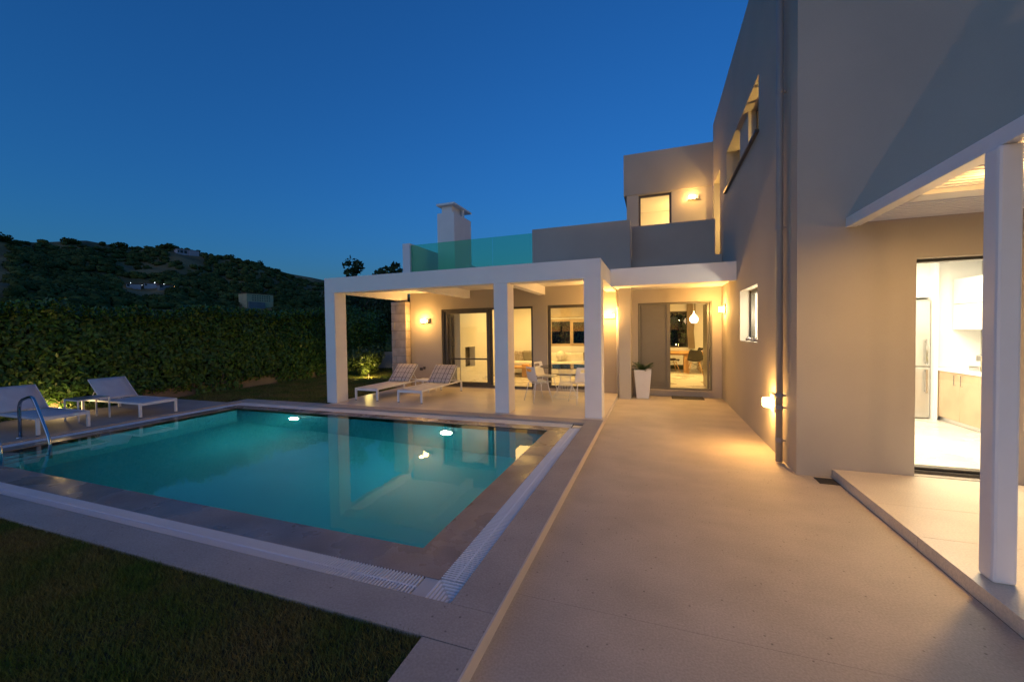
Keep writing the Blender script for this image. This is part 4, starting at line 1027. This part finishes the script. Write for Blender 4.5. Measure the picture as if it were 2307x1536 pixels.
# grass blades
def blades(name, polys, dens, h, w, zb=.045):
    Pn = []
    for (x0, x1, y0, y1) in polys:
        n = int((x1-x0)*(y1-y0)*dens); Pn.append(np.stack([rng.uniform(x0, x1, n), rng.uniform(y0, y1, n), np.full(n, zb)], 1))
    P = np.concatenate(Pn); n = len(P)
    patch = .5+.5*np.sin(P[:, 0]*2.1+np.sin(P[:, 1]*1.7))*np.sin(P[:, 1]*2.7+1.3*np.sin(P[:, 0]*1.3))
    a = rng.uniform(0, 2*math.pi, n); hh = h*rng.uniform(.45, 1.15, n)*(.75+.4*patch); ww = w*rng.uniform(.6, 1.2, n)
    lean = rng.uniform(.2, 1.1, n)*hh; b = rng.uniform(0, 2*math.pi, n)
    ca, sa = np.cos(a)*ww, np.sin(a)*ww
    V = np.stack([P+np.stack([-ca, -sa, 0*a], 1), P+np.stack([ca, sa, 0*a], 1), P+np.stack([np.cos(b)*lean, np.sin(b)*lean, hh], 1)], 1).reshape(-1, 3)
    i = np.arange(n)*3; return fastmesh(name, V, np.stack([i, i+1, i+2], 1), M['grass'], None, 'stuff')
g1 = blades('grass', [(-2.6, -1.170, -.3, 1.794), (-4.2, -2.6, .2, 1.794), (-6.5, -4.2, .6, 1.796)], 27000, .038, .0026, .064)
tag(g1, 'short dry grass of the front lawn in the left foreground', 'grass')
g2 = blades('grass', [(-12.0, -7.28, 7.24, 11.5), (-12.0, -10.0, 6.72, 7.22)], 3200, .05, .006)
g3 = blades('grass', [(-12.0, -6.98, 11.5, 15.5)], 1400, .06, .008)
tag(g2, 'short grass of the lawn strip between the pool and the hedge', 'grass'); tag(g3, 'grass beyond the terrace in front of the low white wall', 'grass')

# =================================================================== HILLS
def az_of(px):                        # bearing (from +Y, positive to the right) of a sight line at picture column px
    return math.atan((px-1153.5)/898.13)-yaw
SKY = [(-900, 470), (-500, 495), (-200, 505), (0, 518), (70, 528), (130, 527), (190, 525), (250, 537), (300, 545), (370, 543), (400, 545), (450, 556), (500, 567), (560, 578), (600, 590), (650, 606), (700, 615), (760, 628), (900, 660), (1100, 700), (1400, 722)]
AZ = []; EL = []; DR = []
for px, py in SKY:
    d = _f + CR*((px-1153.5)/898.13) - CU*((py-768)/898.13)
    AZ.append(math.atan2(d.x, d.y)); EL.append(math.atan2(d.z, math.hypot(d.x, d.y))); DR.append(330+max(0, px)*.18)
def ridge(a): return np.interp(a, AZ, EL), np.interp(a, AZ, DR)
D0 = 75.0
def hz(a, s):
    """terrain height at bearing a and fraction s (0 foot, 1 ridge, >1 beyond)"""
    el, dr = ridge(a); d = D0+(dr-D0)*s; top = EYE+dr*math.tan(el)-4.5
    x, y = d*math.sin(a), d*math.cos(a)
    if s <= 1: z = -2.2+(top+2.2)*(s**1.9)
    else: z = top-(s-1)*70*(s-1+.4)
    nz = mnoise.fractal(Vector((x*.012, y*.012, 0)), 1, 2, 5)*9*min(1, s*1.6)*(1 if s < .9 else max(.12, (1-s)*10)) if s < 1 else 0
    return x, y, z+nz
na, ns_ = 150, 60; a0, a1 = AZ[0], AZ[-1]; V = []
for i in range(na+1):
    a = a0+(a1-a0)*i/na
    for j in range(ns_+1): V.append(hz(a, 1.5*j/ns_))
F = [(i*(ns_+1)+j, i*(ns_+1)+j+1, (i+1)*(ns_+1)+j+1, (i+1)*(ns_+1)+j) for i in range(na) for j in range(ns_)]
fastmesh('hillside', np.array(V), np.array(F), M['hill'], None, 'structure', True)
def at_slope(px, py):
    """point of the terrain along that sight line"""
    d = _f + CR*((px-1153.5)/898.13) - CU*((py-768)/898.13); a = math.atan2(d.x, d.y); el = math.atan2(d.z, math.hypot(d.x, d.y))
    best = .99
    for i in range(100, 500):
        x, y, z = hz(a, i/500)
        if math.atan2(z-EYE, math.hypot(x, y)) >= el: best = i/500; break
    return a, hz(a, best)
CLEAR = []
for px, py, back in ((420, 574, 9), (578, 690, 8), (322, 652, 8)):
    a_, (x_, y_, z_) = at_slope(px, py)
    for q in range(5):
        f_ = 1-q*back*.9/math.hypot(x_, y_); CLEAR.append((x_*f_, y_*f_, back*1.15))
# woods on the slope
ico = bmesh.new(); bmesh.ops.create_icosphere(ico, subdivisions=2, radius=1)
IV = np.array([v.co[:] for v in ico.verts]); IF = np.array([[v.index for v in f.verts] for f in ico.faces]); ico.free()
def clear(a, s, x, y):
    v = mnoise.fractal(Vector((x*.010, y*.016, 7)), 1, 2, 3)
    lim = .78-.42*max(0, (s-.72)/.28)-(.22 if (x < -250 and s > .75) else 0)
    for hx, hy, hr in CLEAR:
        if math.hypot(x-hx, y-hy) < hr: return True
    return v > lim
def tree_blob(x, y, z, r_, seed):
    q = IV.copy(); ph = seed*1.7
    k = 1+.22*np.sin(q[:, 0]*4+ph)*np.cos(q[:, 1]*5+ph*2)+.16*np.sin(q[:, 2]*7+ph)+.12*rng.normal(0, 1, len(q))
    q = q*k[:, None]*np.array([r_, r_, r_*.72]); return q+np.array([x, y, z+r_*.45])
Vs = []; Fs = []; off = 0; cnt = 0; TP = []; TN = []; TS = []
while cnt < 8200:
    a = a0+(a1-a0)*(.18+.72*random.random()); s = random.random()**.8*1.01+.0
    x, y, z = hz(a, s)
    if clear(a, s, x, y) and (random.random() < .93 or any(math.hypot(x-hx, y-hy) < hr for hx, hy, hr in CLEAR)): continue
    r_ = random.uniform(1.2, 2.9)*(.8+.5*s*.4)
    if s > .75: r_ *= .8
    if s > .93: r_ *= .7
    Vs.append(tree_blob(x, y, z, r_, cnt)); Fs.append(IF+off); off += len(IV); cnt += 1
    m_ = 26; d = rng.normal(0, 1, (m_, 3)); d /= np.linalg.norm(d, axis=1, keepdims=True); d[:, 2] = np.abs(d[:, 2])
    TP.append(np.array([x, y, z+r_*.45])+d*np.array([r_, r_, r_*.78])*1.08); TN.append(d); TS.append(np.full(m_, r_*.42))
V1, F1 = np.concatenate(Vs), np.concatenate(Fs)
V2, F2 = leaves(np.concatenate(TP), np.concatenate(TN), np.concatenate(TS), .75, .4)
w = fastmesh('hillside_woods', np.concatenate([V1, V2]), np.concatenate([F1, F2+len(V1)]), M['hwood'], None, 'stuff'); tag(w, 'dark evergreen scrub and trees covering the far hillside', 'woods')
# single trees that stand out on the skyline
for k, (px, r_, lb) in enumerate(((12, 4, 'round tree on the skyline at the far left of the ridge'), (165, 4.2, 'low broad tree on the left part of the ridge'), (240, 2.2, 'small spiky tree on the ridge left of its middle'), (283, 3.4, 'rounded tree standing alone on the ridge'), (376, 3.2, 'left one of the two trees above the white ridge house'), (392, 4.2, 'right one of the two trees above the white ridge house'), (525, 4, 'tree right of the white ridge house on the skyline'), (588, 4, 'dark round tree on the falling ridge'), (630, 3.2, 'last round tree low on the falling ridge'))):
    a = az_of(px); x, y, z = hz(a, .985); t = thing('ridge_tree', lb, 'tree', (x, y, z))
    t['group'] = 'trees along the skyline'
    P, d = crown((x, y, z+r_*.35), r_*1.15, 700, .8, .65, 8, 50+k); V, F = leaves(P, d, np.full(700, .95), .7, .4); fastmesh('crown', V, F, M['hwood'], t, 'stuff')
    obj('trunk', G().tube([(x, y, z-1), (x, y, z+r_*.8)], .25, 6), M['bark'], t)

def house(label, px, py, w, dp, h, m, rot, roofm=None, wins=(), z_extra=0, name='far_house'):
    a, (x, y, z) = at_slope(px, py); t = thing(name, label, 'house', (x, y, z), R(rot)-a)
    obj('wall', G().box(-w/2, w/2, -dp/2, dp/2, -3, h), M[m], t, local=True)
    obj('roof', G().box(-w/2-.3, w/2+.3, -dp/2-.3, dp/2+.3, h+.01, h+.35), M[roofm or m], t, local=True)
    for (u, z0, ww, hh) in wins: obj('window', G().box(u-ww/2, u+ww/2, -dp/2-.06, -dp/2-.01, z0, z0+hh), M['fwin'], t, local=True)
    return t
DH = 12.0
t = house('white flat roofed house high on the ridge', 420, 574, 12.5, 8, 2.9, 'fwhite', 14, 'fgrey', [(-5.4, .5, .8, 1.6), (-3.7, .3, 1.6, 1.9), (-1.4, .3, 1.5, 1.9)])
obj('wing', G().box(.6, 6.25, -5.4, -4.05, -3, 2.6), M['fwhite'], t, local=True)
t = house('long ochre building with rows of small windows half hidden in trees on the slope', 578, 690, 15, 8, 6.6, 'focre', 30, 'froof', [(-4.2+i*1.35, z0, .5, .6) for i in range(8) for z0 in (2.6, 3.9, 5.1)], name='ochre_building')
obj('lower_wall', G().box(-7, 2, -5.2, -4.1, -3, 1.9), M['fgrey'], t, local=True)
for k, (px, py, m, lb) in enumerate(((303, 650, 'fwhite', 'small white house with a bluish lamp, leftmost of the lit hamlet'), (340, 648, 'fwhite', 'small house with the brightest lamp in the lit hamlet'), (372, 652, 'fgrey', 'small grey house right of the brightest lamp in the hamlet'))):
    t = house(lb, px, py, 5.5, 4, 2.0, m, -10+12*k, 'froof', [(-2, .8, 1, 1)])
    em = 'blue' if k != 2 else 'orange'
    obj('lamp', G().lathe([(.05, -.2), (.22 if k == 1 else .09, 0), (.05, .2)], (1.5 if k == 1 else -1, -2.35, 2.5), 8), M['blue'], t, local=True)
    obj('lamp', G().lathe([(.03, -.1), (.1, 0), (.03, .1)], (3.4, -2.35, 1.6), 8), M['orange' if k else 'blue'], t, local=True)
    p = t.location; light('village_light', 'POINT', (p.x-1*0, p.y-6, p.z+4), 45, (.6, .85, 1), .3)
